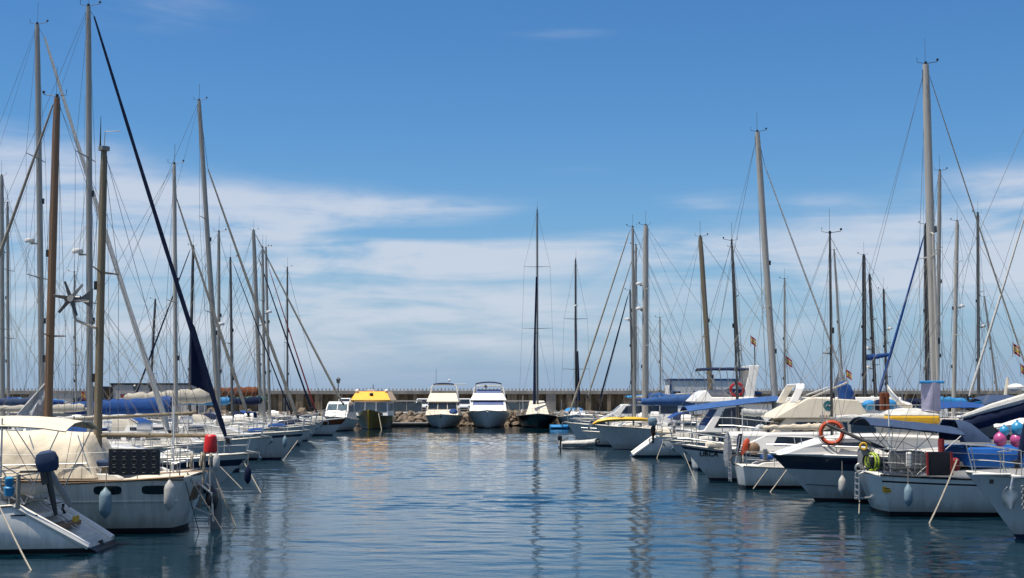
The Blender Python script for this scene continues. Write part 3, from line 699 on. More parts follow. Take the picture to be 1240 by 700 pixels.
        if boom:
            bl, bz, bd, bm, br_, cm_ = (list(boom) + [None] * 6)[:6]      # length, height, drop to end, spar mat, cover radius, cover mat
            A = F(bz) + Vector((-.1, 0, 0)); E = A + Vector((-bl, 0, bd))
            MB().tube([A, E], [.06, .05], 8).build('boom', bm, b.r, True)
            MB().tube([E, F(zt - .1)], wr * .8, 4).build('topping_lift', WIRE, b.r)
            if cm_:
                K = 24; path = []; rs = []
                rings = []
                for i in range(K + 1):
                    t = i / K; c = A.lerp(E, .02 + .93 * t); hh = br_ * (1.15 - .55 * t) * (1 + rnd.uniform(-.09, .09)) * (1 if 0 < i < K else .7) * (.84 if i % 4 == 2 else 1); ww = br_ * .55 * (1 - .3 * t)
                    up = hh * .55 + (.35 * br_ * max(0, 1 - t * 6))
                    c = c + Vector((0, 0, up * .62 - .03 + rnd.uniform(-.012, .012)))
                    rings.append([c + Vector((0, math.cos(a) * ww * (1 - .25 * math.sin(a)), math.sin(a) * hh * .8)) for a in [2 * PI * j / 12 for j in range(12)]])
                MB().loft(rings).build('sail_cover', cm_, b.r, True)
        if boom:                                        # lazy jacks from the mast down to the boom
            for sg in (-1, 1):
                for t in (.3, .62, .88):
                    MB().tube([F(zd + H * .52) + Vector((0, sg * .04, 0)), A.lerp(E, t) + Vector((0, sg * .08, .02))], wr * .6, 4).build('lazy_jack', ROPE, b.r)
        for q_ in (.30, .58):                           # running lines and fittings that break the plain spar
            MB().box(F(zd + H * q_) + Vector((r + .03, 0, 0)), (.07, .09, .22)).build('mast_fitting', BLK, mo)
        MB().tube([F(zd + H * .8) + Vector((-r - .02, 0, 0)), F(zd + 1.6) + Vector((-r - .22, .05, 0))], wr * .8, 4).build('halyard', ROPE, b.r)
        # masthead gear
        if lamps:
            g = MB().tube([F(zt), F(zt) + Vector((0, 0, .10))], .05, 6)
            g.tube([F(zt) + Vector((0, 0, .03)), F(zt) + Vector((.42, 0, .10))], .012, 4); g.ball(F(zt) + Vector((.42, 0, .17)), .05, 6, 4)
            g.tube([F(zt) + Vector((0, 0, .03)), F(zt) + Vector((-.3, .02, .08)), F(zt) + Vector((-.3, .02, .25))], .010, 4)
            g.build('wind_instrument', BLK, mo)
            MB().tube([F(zt) + Vector((.0, .05, .05)), F(zt) + Vector((.0, .05, .95))], .007 if b.near else .01, 4).build('antenna', WIRE, mo)
        for (pyR, sdx) in (radar or []):
            z = b.lp(base[0], pyR)[1]; c = F(z)
            MB().box(c + Vector((sdx * .2, 0, -.1)), (.35, .08, .06)).build('radar_bracket', m, mo)
            MB().lathe([(.05, -.08), (.19, -.07), (.21, 0), (.18, .08), (.05, .11)], c + Vector((sdx * .42, 0, .02)), 14).build('radar_dome', W, mo, True)
        b.F = F; b.zt = zt; b.zd = zd; b.xd = xd
        return mo
    def sprayhood(b, x, m=NVC, h=.75, l=1.3, w=None, z=None):
        z = (b.dz(x) + .3) if z is None else z; w = w or b.dy(x) * 1.3; g = []
        for i in range(7):
            t = i / 6; xx = x + l * (1 - t); hh = h * math.sin(PI / 2 * min(1, .12 + t * 1.0)) 
            g.append([(xx, -w / 2 * math.cos(a), z + hh * min(1, math.sin(a) * 1.35 + 0.001)) for a in [PI * j / 10 for j in range(11)]])
        return MB().sheet(g, .02).build('sprayhood', m, b.r, True)
    def bimini(b, x0, x1, z, w, m=BLUE, camber=.22, drop=.12, legs=True, name='bimini', zdeck=None, feet=None, lift=0.0):
        g = []
        for i in range(9):
            t = i / 8; x = x0 + (x1 - x0) * t; e = (2 * t - 1) ** 4 * drop
            g.append([(x, w / 2 * u, z + lift * t + camber * (1 - abs(u) ** 2.4) - e - .015 * math.sin(t * 3 * PI) ** 2) for u in (-1, -.85, -.5, 0, .5, .85, 1)])
        o = MB().sheet(g, .025).build(name, m, b.r, True)
        if legs:
            zf = zdeck if zdeck is not None else b.dz((x0 + x1) / 2) + .1; xm = (x0 + x1) / 2 if feet is None else feet
            for t in (.04, .5, .96):
                x = x0 + (x1 - x0) * t; mb = MB()
                pts = [(xm, -w / 2, zf)] + [(x, w / 2 * u, z + lift * t + camber * (1 - abs(u) ** 2.4) - (2 * t - 1) ** 4 * drop - .03) for u in (-1, -.85, -.5, 0, .5, .85, 1)] + [(xm, w / 2, zf)]
                mb.tube(pts, .013 if b.near else .02, 6).build(name + '_frame', SS, o, True)
        return o
    def ports(b, xs, z, w=.35, h=.13, m=GLS, name='portlight', frame=None, both=True):
        for x in xs:
            for sg in ((-1, 1) if both else (b.vis,)):
                mb = MB(); pts = []
                for k in range(12):
                    a = 2 * PI * k / 12; ca, sa = math.cos(a), math.sin(a)
                    pts.append((x + w / 2 * math.copysign(abs(ca) ** .5, ca), z + h / 2 * math.copysign(abs(sa) ** .5, sa)))
                mb.add([(p[0], sg * (b.side(p[0], p[1]) + .012), p[1]) for p in pts] + [(p[0], sg * (b.side(p[0], p[1]) - .02), p[1]) for p in pts],
                       [tuple(range(12)), tuple(range(23, 11, -1))] + [(k, (k + 1) % 12, 12 + (k + 1) % 12, 12 + k) for k in range(12)])
                mb.build(name, m, b.r)
def fender(w, m, label, L=.55, r=.13, top=.5):
    o = MB().lathe([(.02, -L / 2 - .06), (.05, -L / 2 - .02), (r * .8, -L / 2 + .05), (r, -L / 2 + .14), (r, L / 2 - .14), (r * .8, L / 2 - .05), (.05, L / 2 + .02), (.03, L / 2 + .06)], (0, 0, 0), 12).build('fender', m, None, True)
    o.location = w; tag(o, label, 'fender', 'fenders hanging on the yachts')
    MB().tube([(0, 0, L / 2), (0.01, 0.02, L / 2 + top)], .012, 4).build('line', ROPE, o)
    return o
def rope(pts, label, r=.014, m=ROPE, name='mooring_rope', sag=.0, group='mooring ropes running into the water'):
    a, e = Vector(pts[0]), Vector(pts[-1]); path = []
    if len(pts) == 2:
        for i in range(13): t = i / 12; p = a.lerp(e, t); p.z -= sag * 4 * t * (1 - t); path.append(p - a)
    else: path = [Vector(p) - a for p in pts]
    o = MB().tube(path, r, 5).build(name, m, None, True); o.location = a; return tag(o, label, 'rope', group)
def flag(w, label, s=.35, dark=False):
    r = empty('flag', w, 0, label, 'flag', 'Spanish flags on the yachts')
    MB().tube([(0, 0, -.9 * s), (0, 0, .75 * s)], .012, 5).build('staff', WIRE, r)
    for k, (z0, z1, m) in enumerate([(.3, .6, FRED), (-.15, .3, FYEL), (-.45, -.15, FRED)]):
        g = [[(s * (.03 + .72 * i / 6 + .05 * math.sin(i * 1.9 + s * 20)), .10 * s * math.sin(i * 1.4 + s * 9), s * (z0 + (z1 - z0) * j * (1 - .04 * i)) - (.35 + s * .3) * s * (i / 6) ** 1.3) for j in (0, 1)] for i in range(7)]
        MB().sheet(g, .008).build('stripe', m, r, True)
    return r
def text_on(b, txt, x, z, size, m, sg=None, name='lettering'):
    sg = sg or b.vis
    cu = bpy.data.curves.new('t', 'FONT'); cu.body = txt; cu.size = size; cu.align_x = 'CENTER'; cu.resolution_u = 3; cu.offset = size * .035
    to = bpy.data.objects.new('t', cu); col.objects.link(to); bpy.context.view_layer.update()
    me = bpy.data.meshes.new_from_object(to.evaluated_get(bpy.context.evaluated_depsgraph_get())); bpy.data.objects.remove(to)
    for v in me.vertices:
        lx = x - sg * v.co.x; lz = z + v.co.y
        v.co = (lx, sg * (b.side(lx, lz) + .014), lz)
    me.materials.append(m); o = bpy.data.objects.new(name, me); col.objects.link(o); o.parent = b.r; return o
def lifebuoy(w, nrm, label, R=.3, m=ORG):
    o = MB().ring((0, 0, 0), R, .065, 28, 8, nrm).build('lifebuoy', m, None, True); o.location = w; tag(o, label, 'lifebuoy')
    n = Vector(nrm).normalized(); u = n.orthogonal().normalized(); ww = n.cross(u)
    for k in range(4):
        a = k * PI / 2 + .4; MB().ring(( (u * math.cos(a) + ww * math.sin(a)) * R ), .07, .012, 12, 5, (-u * math.sin(a) + ww * math.cos(a))).build('band', FENW, o, True)
    MB().ring((0, 0, 0), R + .09, .012, 28, 5, nrm).build('grab_line', ROPE, o, True)
    return o
def outboard(parent, x, y, z, facing=-1, cowl=NVC2, s=1.0, leg=1.0, name='outboard_motor'):
    o = empty(name, (0, 0, 0), 0, None, None); o.parent = parent; o.location = (x, y, z)
    g = []
    for (zz, a, c) in [(0, .14, .11), (.06, .19, .14), (.22, .21, .15), (.34, .17, .13), (.39, .08, .07)]:
        g.append([(facing * .08 + a * math.copysign(abs(math.cos(t)) ** .7, math.cos(t)) * s, c * math.copysign(abs(math.sin(t)) ** .7, math.sin(t)) * s, zz * s) for t in [2 * PI * k / 12 for k in range(12)]])
    MB().loft(g).build('cowl', cowl, o, True)
    MB().tube([(facing * .05, 0, .02), (facing * .06, 0, -.55 * leg * s), (facing * .07, 0, -.85 * leg * s)], [.07 * s, .055 * s, .035 * s], 8).build('leg', BLK, o, True)
    MB().box((0, 0, -.12), (.14, .26, .26)).build('clamp', BLK, o)
    MB().box((facing * .1, 0, -.62 * leg * s), (.26 * s, .12, .02)).build('fin', BLK, o)
    p = MB()
    for k in range(3):
        a = k * 2.094; p.tube([(facing * .2 * s, 0, -.75 * leg * s), (facing * .21 * s, .10 * math.cos(a) * s, -.75 * leg * s + .10 * math.sin(a) * s)], [.02, .035], 5, flat=.3)
    p.build('propeller', BLK, o)
    MB().tube([(-facing * .12, 0, .05), (-facing * .5, .05, .12)], .02, 6).build('tiller', BLK, o, True)
    return o

# motor yacht superstructure ---------------------------------------------------------
def house(b, prof, w0, taper, zref, name='deckhouse', m=W, sidewin=(), front=None, fw=3, wm=GLS, front_m=None, narrow=.0, xn=0.0):
    wf = lambda x, z: max(.1, w0 / 2 - max(0, z - zref) * taper - max(0, (x - xn)) * narrow)
    o = MB().wprism(prof, wf).build(name, m, b.r, bevel=.045)
    for poly in sidewin:
        for sg in (-1, 1):
            n = len(poly)
            MB().add([(x, sg * (wf(x, z) + .012), z) for x, z in poly] + [(x, sg * (wf(x, z) - .02), z) for x, z in poly],
                     [tuple(range(n)), tuple(range(2 * n - 1, n - 1, -1))] + [(k, (k + 1) % n, n + (k + 1) % n, n + k) for k in range(n)]).build('side_window', wm, o)
    if front:
        (xa, za), (xc, zc) = front; A = Vector((xa, 0, za)); C = Vector((xc, 0, zc)); t = (C - A); nrm = Vector((-t.z, 0, t.x)).normalized()
        if nrm.x < 0: nrm = -nrm
        lo, hi = A + t * .12, A + t * .88; wl_, wh = wf(lo.x, lo.z) - .07, wf(hi.x, hi.z) - .07
        for k in range(fw):
            u0, u1 = -1 + 2 * (k + .04) / fw, -1 + 2 * (k + .96) / fw
            q = [lo + Vector((0, wl_ * u0, 0)), lo + Vector((0, wl_ * u1, 0)), hi + Vector((0, wh * u1, 0)), hi + Vector((0, wh * u0, 0))]
            MB().add([p + nrm * .014 for p in q] + [p - nrm * .03 for p in q], [(0, 1, 2, 3), (7, 6, 5, 4), (0, 4, 5, 1), (1, 5, 6, 2), (2, 6, 7, 3), (3, 7, 4, 0)]).build('windscreen', front_m or wm, o)
    return o
def bowrail(b, x0, h=.7, m=SS, r=.018):
    n = 9; L = b.L; mb = MB()
    for sg in (-1, 1):
        pts = [(x0 + (L / 2 - x0) * i / n) for i in range(n + 1)]
        pp = [(x + .1 * (i / n), sg * max(b.dy(x) - .04, .03), b.dz(x) + h * min(1, .5 + i * .4)) for i, x in enumerate(pts)]
        mb.tube(pp, r, 5); mb.tube([(p[0], p[1], p[2] - h * .45) for p in pp[1:]], r * .7, 4)
        for i in range(1, n, 2): mb.tube([(pts[i], sg * (b.dy(pts[i]) - .04), b.dz(pts[i])), pp[i]], r * .8, 5)
    mb.build('bow_rail', m, b.r, True)
def ensure_arch(b, x, w, z0, z1, lean=-.5, m=W, th=.16, wd=.5, name='radar_arch'):
    mb = MB(); pts = [(x, -w / 2, z0), (x + lean * .8, -w / 2 * .9, z0 + (z1 - z0) * .8), (x + lean, -w / 2 * .72, z1), (x + lean, w / 2 * .72, z1), (x + lean * .8, w / 2 * .9, z0 + (z1 - z0) * .8), (x, w / 2, z0)]
    rings = []
    for i, p in enumerate(pts):
        p = Vector(p); a = Vector(pts[max(i - 1, 0)]); c = Vector(pts[min(i + 1, 5)]); t = (c - a).normalized(); f = Vector((1, 0, 0)); nn = t.cross(f).normalized()
        rings.append([p + f * wd / 2 + nn * th / 2, p - f * wd / 2 + nn * th / 2, p - f * wd / 2 - nn * th / 2, p + f * wd / 2 - nn * th / 2])
    return mb.loft(rings).build(name, m, b.r, bevel=.04)

# ================================================================ the left row
GL = 'yachts moored along the left pier'; GR = 'yachts moored along the right pier'
GLB = 'sailing yachts in the far left berths'; GRB = 'sailing yachts in the berths behind the right pier'
def lx(b, px, yl=0.0): return b.lp(px, HOR, yl)[0]
def near_y(b, k=1.0): return b.vis * k

# nearest left: white stern with scoop transom, beige bimini, outboard on the rail
b = Boat('sailing_yacht', 'white yacht at lower left with scooped stern, beige bimini and an outboard on its rail', 'sailing yacht', GL, 31.2, 139, 'L', 'stern',
         L=11.2, B=3.5, f=(1.0, .95, 1.3), rake=1.2, st=-1.75, tw=.66, scoop=True, deckm=DECKC, hull=HW, boot=BLK)
b.roof(-1.0, 3.8, 2.2, .42); b.cockpit(-3.6, -1.0, wheel=-3.0)
b.rails(x0=-3.75); b.hatch(2.6, z=b.roofz + .04)
b.bimini(lx(b, 117, -1), lx(b, 117, -1) + 3.9, 2.70, 2.35, BEIG, camber=.20, drop=.12, feet=lx(b, 55), zdeck=1.05)
b.mast((-300, 500), (-300, -150), r=.09, boom=(3.9, 3.3, 0, ALU, .2, BEIG), radar=[])
ob_ = outboard(b.r, lx(b, 57, 1.5), near_y(b, 1.5), 1.74, -1, NVC2, 1.15, .95); ob_.rotation_euler = (0, .2, 0)
MB().tube([(lx(b, 73), .55, 1.75), (lx(b, 80), .5, 1.45), (lx(b, 96), .40, .95)], [.05, .075, .06], 8).build('davit_arm', GREY, b.r, True)
lad = MB()
for s in (-.14, .14):
    lad.tube([(-4.1, s - .1, 1.45), (-4.0, s - .1, 1.0), (-4.85, s - .1, .42)], .016, 6)
for k in range(4): t = k / 4; lad.tube([(-4.0 - .8 * t, -.24, 1.0 - .55 * t), (-4.0 - .8 * t, .04, 1.0 - .55 * t)], .016, 6)
lad.build('boarding_ladder', SS, b.r)
for sg in (-1, 1):      # raised white edges of the scoop
    MB().tube([(b.hx(0, z), sg * b.half(0, z) * .97, z + .02) for z in (.12, .3, .5, .7, .9, 1.0)], .085, 8).build('transom_edge', W, b.r, True)
for k in range(3): MB().box((-4.98 + k * .42, 0, .28 + k * .24), (.36, 1.3 + k * .12, .10)).build('stern_step', [DECK, TEAK, DECK][k], b.r, bevel=.02)
MB().box((-4.72, -.35, .62), (.05, .34, .12)).build('stern_locker_latch', YELD, b.r)
b.ports([lx(b, 24, 1.6)], .82, w=.55, h=.03, m=BLK, name='vent_slot', both=False)
MB().lathe([(.03, -.2), (.10, -.16), (.12, .0), (.07, .04), (.10, .10), (.10, .2), (.03, .24)], (lx(b, 14, 1.5), near_y(b, 1.5), 1.42), 10).build('rescue_light', CYR, b.r, True)
MB().tube([(lx(b, 25, 1.5), near_y(b, 1.5), .98), (lx(b, 25, 1.5), near_y(b, 1.5), 1.7)], .05, 8).build('coiled_line', ROPE, b.r)
rope([b.w((lx(b, 1, 1.6), 1.6, 1.1)), P(62, 735, 26.2)], 'pale rope running down from the stern cleat at the lower left corner', .018, sag=.05)
MB().tube([(lx(b, 125), 0, .18), (lx(b, 132), 0, -.15)], .06, 6).build('rudder_fitting', BLK, b.r)

# ketch behind it
b = Boat('sailing_yacht', 'white ketch with solar panel on its rail, wind generator and tan mizzen mast', 'sailing yacht', GL, 36.0, 241, 'L', 'stern',
         L=12.4, B=3.7, f=(1.36, 1.2, 1.7), rake=1.5, st=.42, tw=.74, deckm=DECKC, hull=HW2, boot=ANTI, railm=TEAK)
b.cockpit(-4.6, -2.2); b.roof(-1.8, 4.0, 2.4, .5); b.rails(h=.75)
e0, e1 = lx(b, 136), lx(b, 116)
xs_ = [(e0, 1.38), (e0 + (e1 - e0) * .5, 1.95), (e1, 2.42), (e1 + 1.2, 2.50), (e1 + 3.2, 2.44), (e1 + 4.2, 1.85), (e1 + 4.3, 1.35)]
def prof_z(x):
    for (xa, za), (xc, zc) in zip(xs_, xs_[1:]):
        if xa <= x <= xc: return za + (zc - za) * (x - xa) / max(xc - xa, 1e-6)
    return 1.38
g = []
for i in range(49):                                  # canvas with folds, sagging between its hoops
    x = e0 + (xs_[-1][0] - e0) * i / 48; zt_ = prof_z(x); row = []
    for j in range(25):
        a_ = PI * j / 24; fy = -math.copysign(min(1, abs(math.cos(a_)) ** .55), math.cos(a_)); hz__ = min(1, math.sin(a_) ** .5) if math.sin(a_) > 0 else 0
        z = 1.34 + (zt_ - 1.34) * hz__
        y = fy * (1.40 - (z - 1.34) * .22)
        fold = .035 * math.sin(x * 7 + z * 5) * math.sin(z * 6 + x * 2.3) + .03 * math.sin(x * 3.1 - z * 8) - .05 * abs(math.sin((x - e1) * PI / 1.3)) * (1 - hz__ * .5)
        row.append((x, y + (fold if fy > 0 else -fold) * (1 - hz__ ** 3), z - .03 * abs(math.sin((x - e1) * PI / 1.3)) * hz__))
    g.append(row)
MB().sheet(g, .015).build('canvas_enclosure', BEIG, b.r, True)
for sg in (-1, 1):
    fr = MB()
    for dx in (.1, 1.3, 2.7): fr.tube([(e1 + dx - .45, sg * 1.38, 1.4), (e1 + dx, sg * 1.10, 2.38)], .016, 6)
    fr.tube([(e0 + .2, sg * 1.36, 1.7), (e1 + 3.2, sg * 1.30, 1.62)], .014, 5)
    fr.build('canvas_frame', SS, b.r)
b.ports([lx(b, 131, 1.7), lx(b, 187, 1.7)], 1.06, w=.66, h=.22, m=GLS)
for sg in (-1, 1):
    for zz, rr in ((.78, .025), (1.30, .02)):
        MB().tube([(b.hx(s, zz), sg * (b.half(s, zz) + .005), zz) for s in [i / 24 for i in range(25)]], rr, 5).build('rubbing_strake', HW2 if zz < 1 else TEAK, b.r, True)
pn = MB().box((lx(b, 165, 1.75), near_y(b, 1.82), 1.76), (1.2, .035, .58)).build('solar_panel', PANEL, b.r)
MB().box((lx(b, 165, 1.75), near_y(b, 1.805), 1.76), (1.25, .03, .63)).build('panel_frame', ALUD, pn)
cells = MB()
for i in range(5):
    for j in range(3): cells.ring((lx(b, 165, 1.75) - .48 + .24 * i, near_y(b, 1.842), 1.57 + .19 * j), .07, .003, 10, 4, (0, 1, 0))
cells.build('cell_grid', ALUD, pn)
ym = b.mast((118, 530), (126, 180), r=.105, m=WOODT, spread=(.62,), boom=(2.75, 2.36, -.02, WOODT, .05, SAILW), wires=4, stay=None, lamps=False)
MB().tube([b.F(b.zt) + Vector((0, 0, -.05)), b.F(b.zt) + Vector((0, 0, .05))], .15, 8).build('mast_cap', GREY, ym)
MB().tube([b.F(b.zt) + Vector((-.0, .0, 0)), b.F(b.zt) + Vector((-.02, 0, .45)), b.F(b.zt) + Vector((-.4, 0, .46))], .012, 5).build('antenna_bracket', ALU, ym)
MB().tube([b.F(b.zt) + Vector((.1, .0, 0)), b.F(b.zt) + Vector((.1, 0, .18)), b.F(b.zt) + Vector((.1, 0, .85))], [.03, .02, .006], 5).build('antenna', BLK, ym)
wg = empty('wind_generator', (0, 0, 0), 0, None, None); wg.parent = b.r
hx_, hz_ = b.lp(88, 362); wg.location = (hx_, .0, hz_)
ax, az_ = b.lp(118, 398); ex, ez = b.lp(92, 388)
MB().tube([(ax - hx_, 0, az_ - hz_), (ex - hx_, 0, ez - hz_), (ex - hx_ + .03, 0, ez - hz_ + .08), (.0, 0, -.05)], [.035, .035, .035, .05], 8).build('arm', ALU, wg, True)
MB().lathe([(.02, -.22), (.09, -.2), (.10, .1), (.06, .2)], (0, .0, 0), 10, axis='X').build('nacelle', ALUD, wg, True)
MB().lathe([(.01, -.12), (.05, -.06), (.085, .02), (.085, .06)], (-.0, near_y(b, .14), 0), 10, axis='Y').build('hub', MWHT, wg, True)
MB().sheet([[(-.22 - .30 * t, 0, (-.05 - .22 * t) * 1), (-.22 - .30 * t, 0, (.05 + .22 * t))] for t in (0, .5, 1)], .012).build('tail_vane', ALUD, wg)
for k in range(6):
    a = k * PI / 3 + .15; d_ = Vector((math.cos(a), 0, math.sin(a))); nn = Vector((-math.sin(a), 0, math.cos(a)))
    MB().sheet([[d_ * (.07 + .4 * t) + nn * (.055 - .02 * t) + Vector((0, near_y(b, .17), 0)), d_ * (.07 + .4 * t) - nn * (.05 - .03 * t) + Vector((0, near_y(b, .14), 0))] for t in (0, .5, 1)], .012).build('blade', ALUD, wg)
# stern gear
sx = -b.L / 2
vg = MB().tube([(sx - .05, .3, 1.2), (sx - .45, .3, .9), (sx - .5, .3, .2)], .03, 6).tube([(sx - .05, -.3, 1.2), (sx - .45, -.3, .9), (sx - .45, -.3, .25)], .03, 6)
vg.tube([(sx - .45, .3, .9), (sx - .45, -.3, .9)], .025, 6).tube([(sx + .0, .3, .55), (sx - .5, .3, .35)], .025, 6).tube([(sx - .45, .3, .5), (sx - .45, -.3, .5)], .025, 6)
vg.build('windvane_frame', SS, b.r, True)
MB().loft([[(sx - .38, .05, z), (sx - .38 - w_, .05, z), (sx - .38 - w_, -.02, z), (sx - .38, -.02, z)] for z, w_ in ((1.0, .2), (.6, .3), (.2, .28), (-.3, .2))]).build('windvane_rudder', GREY, b.r)
MB().ball((sx - .42, .15, .75), (.16, .2, .34), 9, 7).build('stern_gear_bag', BLK, b.r, True)
MB().box((sx + .02, .1, .92), (.08, .7, .36), tilt=-.3).build('stern_board', TEAK, b.r)
for (x_, y_) in ((lx(b, 243), .9), (lx(b, 247), .2), (lx(b, 252), -.4)):
    MB().ring((x_, y_, 1.75), .16, .03, 14, 5, (1, .3, .1)).build('coiled_rope', ROPE, b.r, True)
MB().tube([(lx(b, 252), .2, 2.3), (lx(b, 250), .2, 1.3), (lx(b, 246), .2, .5)], .035, 6).build('boarding_plank', ROPE, b.r)
rope([b.w((lx(b, 238), .9, 1.45)), P(268, 641, 35.4)], 'pale mooring rope from the ketch stern down to the water, nearer of two', .022)
rope([b.w((lx(b, 252), -.6, 1.45)), P(285, 637, 36.4)], 'pale mooring rope from the ketch stern down to the water, farther of two', .022)
rope([b.w((lx(b, 238), 1.2, 1.35)), P(241, 644, 35.0)], 'thin dark line hanging straight down behind the ketch stern', .012, ROPED)
r = empty('marker_buoy', b.w((lx(b, 259), .3, 1.0)), 0, 'red plastic bucket shaped buoy held upright on a pole at the ketch stern', 'buoy')
MB().lathe([(.10, .92), (.165, .94), (.175, 1.0), (.155, 1.28), (.145, 1.34), (.10, 1.38), (.02, 1.385)], (0, 0, 0), 20).build('buoy_body', RED, r, True)
MB().tube([(0, 0, -.9), (0, 0, .82)], .022, 6).build('pole', MWHT, r)
fender(b.w((lx(b, 130, 1.95), 1.93, .78)), FEND, 'blue grey fender hanging on the ketch near its left hull window', .62, .15)
fender(b.w((lx(b, 206, 1.9), 1.80, .95)), FENW, 'dirty white fender hanging near the stern of the ketch', .62, .13)

# wooden masted boat behind the ketch
b = Boat('sailing_yacht', 'yacht with varnished brown wooden mast and lowered grey sail, behind the beige bimini', 'sailing yacht', GL, 43.2, 232, 'L', 'stern',
         L=9.2, B=3.0, f=(1.05, .95, 1.35), rake=1.3, st=.2, hull=HW2, deckm=DECKC, railm=TEAK)
b.roof(-1.2, 2.6, 2.0, .45); b.cockpit(-3.8, -1.4); b.rails()
b.mast((58, 500), (69, 118), r=.13, m=WOOD, spread=(.36,), boom=(4.35, 2.62, .22, WOODT, .10, SAILW), furl=((64, 127), (-78, 520), .075, SAILT))
A = b.lp(57, 462); B_ = b.lp(12, 512); C_ = b.lp(62, 512)
g = [[(A[0] + (B_[0] - A[0]) * t, .05, A[1] + (B_[1] - A[1]) * t) if j == 0 else ((A[0] + (C_[0] - A[0]) * t) + .12 * (.5 - j / 4) * t, .12 * math.sin(j * 2 + t * 4) * t, (A[1] + (C_[1] - A[1]) * t)) if j == 4 else
      ((A[0] + (B_[0] - A[0]) * t) * (1 - j / 4) + (A[0] + (C_[0] - A[0]) * t) * j / 4, .16 * math.sin(j * 2.2 + t * 5) * t, A[1] + (B_[1] - A[1]) * t) for j in range(5)] for t in [i / 8 for i in range(9)]]
MB().sheet(g, .05).build('lowered_sail', SAILG, b.r, True)
b.sprayhood(-1.4, NVC)

# navy striped bow with the tall navy furled sail
b = Boat('sailing_yacht', 'white yacht with broad navy stripe and tall navy furled headsail', 'sailing yacht', GL, 50.2, 307, 'L', 'bow',
         L=12.8, B=3.7, f=(1.15, 1.08, 1.32), rake=1.35, st=.1, stripe=(.66, .86), sm=NAVY, hull=HG)
b.roof(-2.6, 3.6, 2.4, .5, fs=1.6, wins=4); b.cockpit(-5.4, -2.8, wheel=-4.6); b.rails(); b.hatch(4.2); b.anchor()
b.mast((109, 480), (107, 8), r=.115, m=ALU, spread=(.34, .66), boom=(4.9, 2.9, 0, ALU, .17, BEIG2), furl=((114, 20), (275, 534), .095, NVC), wires=6, radar=[(305, -1)])
b.sprayhood(-3.2, NVC)
p1, p2, p3 = b.lp(231, 385), b.lp(231, 466), b.lp(259, 478)
g = []
for i in range(9):
    t = i / 8; l_ = [p1[0] + (p2[0] - p1[0]) * t, p1[1] + (p2[1] - p1[1]) * t]; r_ = [p1[0] + (p3[0] - p1[0]) * t, p1[1] + (p3[1] - p1[1]) * t]
    g.append([(l_[0] + (r_[0] - l_[0]) * u, .16 * t * math.sin(PI * u), l_[1] + (r_[1] - l_[1]) * u) for u in (0, .25, .5, .75, 1)])
MB().sheet(g, .14).build('headsail_clew', NVC, b.r, True)
rope([b.w((b.L / 2 - .3, -.1, 1.1)), P(316, 597, 49.2)], 'pale mooring rope slanting down from the navy striped bow', .022)
rope([b.w((b.L / 2 - 1.0, -.6, .9)), P(293, 592, 49.0)], 'thin rope below the anchor of the navy striped yacht', .016)

b = Boat('sailing_yacht', 'yacht with pale grey furled headsail crossing in front of the tallest left masts', 'sailing yacht', GL, 57.0, 222, 'L', 'bow',
         L=12.5, B=3.7, f=(1.2, 1.1, 1.4), rake=1.3, hull=HW)
b.roof(-2.6, 3.4, 2.4, .55, fs=1.8, wins=4); b.cockpit(-5.4, -2.8, wheel=-4.6); b.rails(); b.anchor()
b.mast((51, 480), (45, 30), r=.125, m=ALU, spread=(.40, .68), boom=(4.9, 3.1, 0, ALU, .20, NVC2), furl=((54, 45), (205, 524), .12, SAILW), wires=6, radar=[(292, -1)])
b.sprayhood(-3.3, BEIG2)

b = Boat('sailing_yacht', 'white yacht with thick blue cover over its boom and white bow roller', 'sailing yacht', GL, 64.3, 323, 'L', 'bow',
         L=11.6, B=3.5, f=(1.2, 1.15, 1.5), rake=1.2, hull=HG)
b.roof(-2.4, 3.2, 2.4, .55, fs=1.7, wins=4); b.cockpit(-5.0, -2.6); b.rails(); b.anchor(); b.hatch(4.0)
b.mast((213, 478), (211, 199), r=.10, m=MWHT, spread=(.5,), boom=(5.3, 2.75, 0, ALU, .52, BLUE), furl=((214, 241), (300, 502), .08, SAILT))
b.sprayhood(-3.0, BLUE)
b = Boat('sailing_yacht', 'white yacht with narrow navy sheer stripe, perforated toe rail and leaning silver mast', 'sailing yacht', GL, 76.2, 372, 'L', 'bow',
         L=13.6, B=4.0, f=(1.3, 1.22, 1.52), rake=1.35, stripe=(.80, .90), hull=HG, boot=NAVY)
b.roof(-2.8, 4.0, 2.8, .6, fs=2.2, wins=4); b.cockpit(-5.8, -3.0, wheel=-5.0); b.rails(); b.anchor(); b.hatch(4.8)
b.mast((264, 488), (241, 122), r=.135, m=ALU, spread=(.36, .64), boom=(5.2, 3.25, 0, ALU, .50, BEIG2), furl=((252, 205), (360, 505), .095, SAILT), wires=6, radar=[(393, 1)])
b.sprayhood(-3.4, BEIG2)
rope([b.w((b.L / 2 - .3, -.1, 1.2)), P(339, 563, 74.5)], 'pale rope slanting into the water from the bow with perforated toe rail', .026)

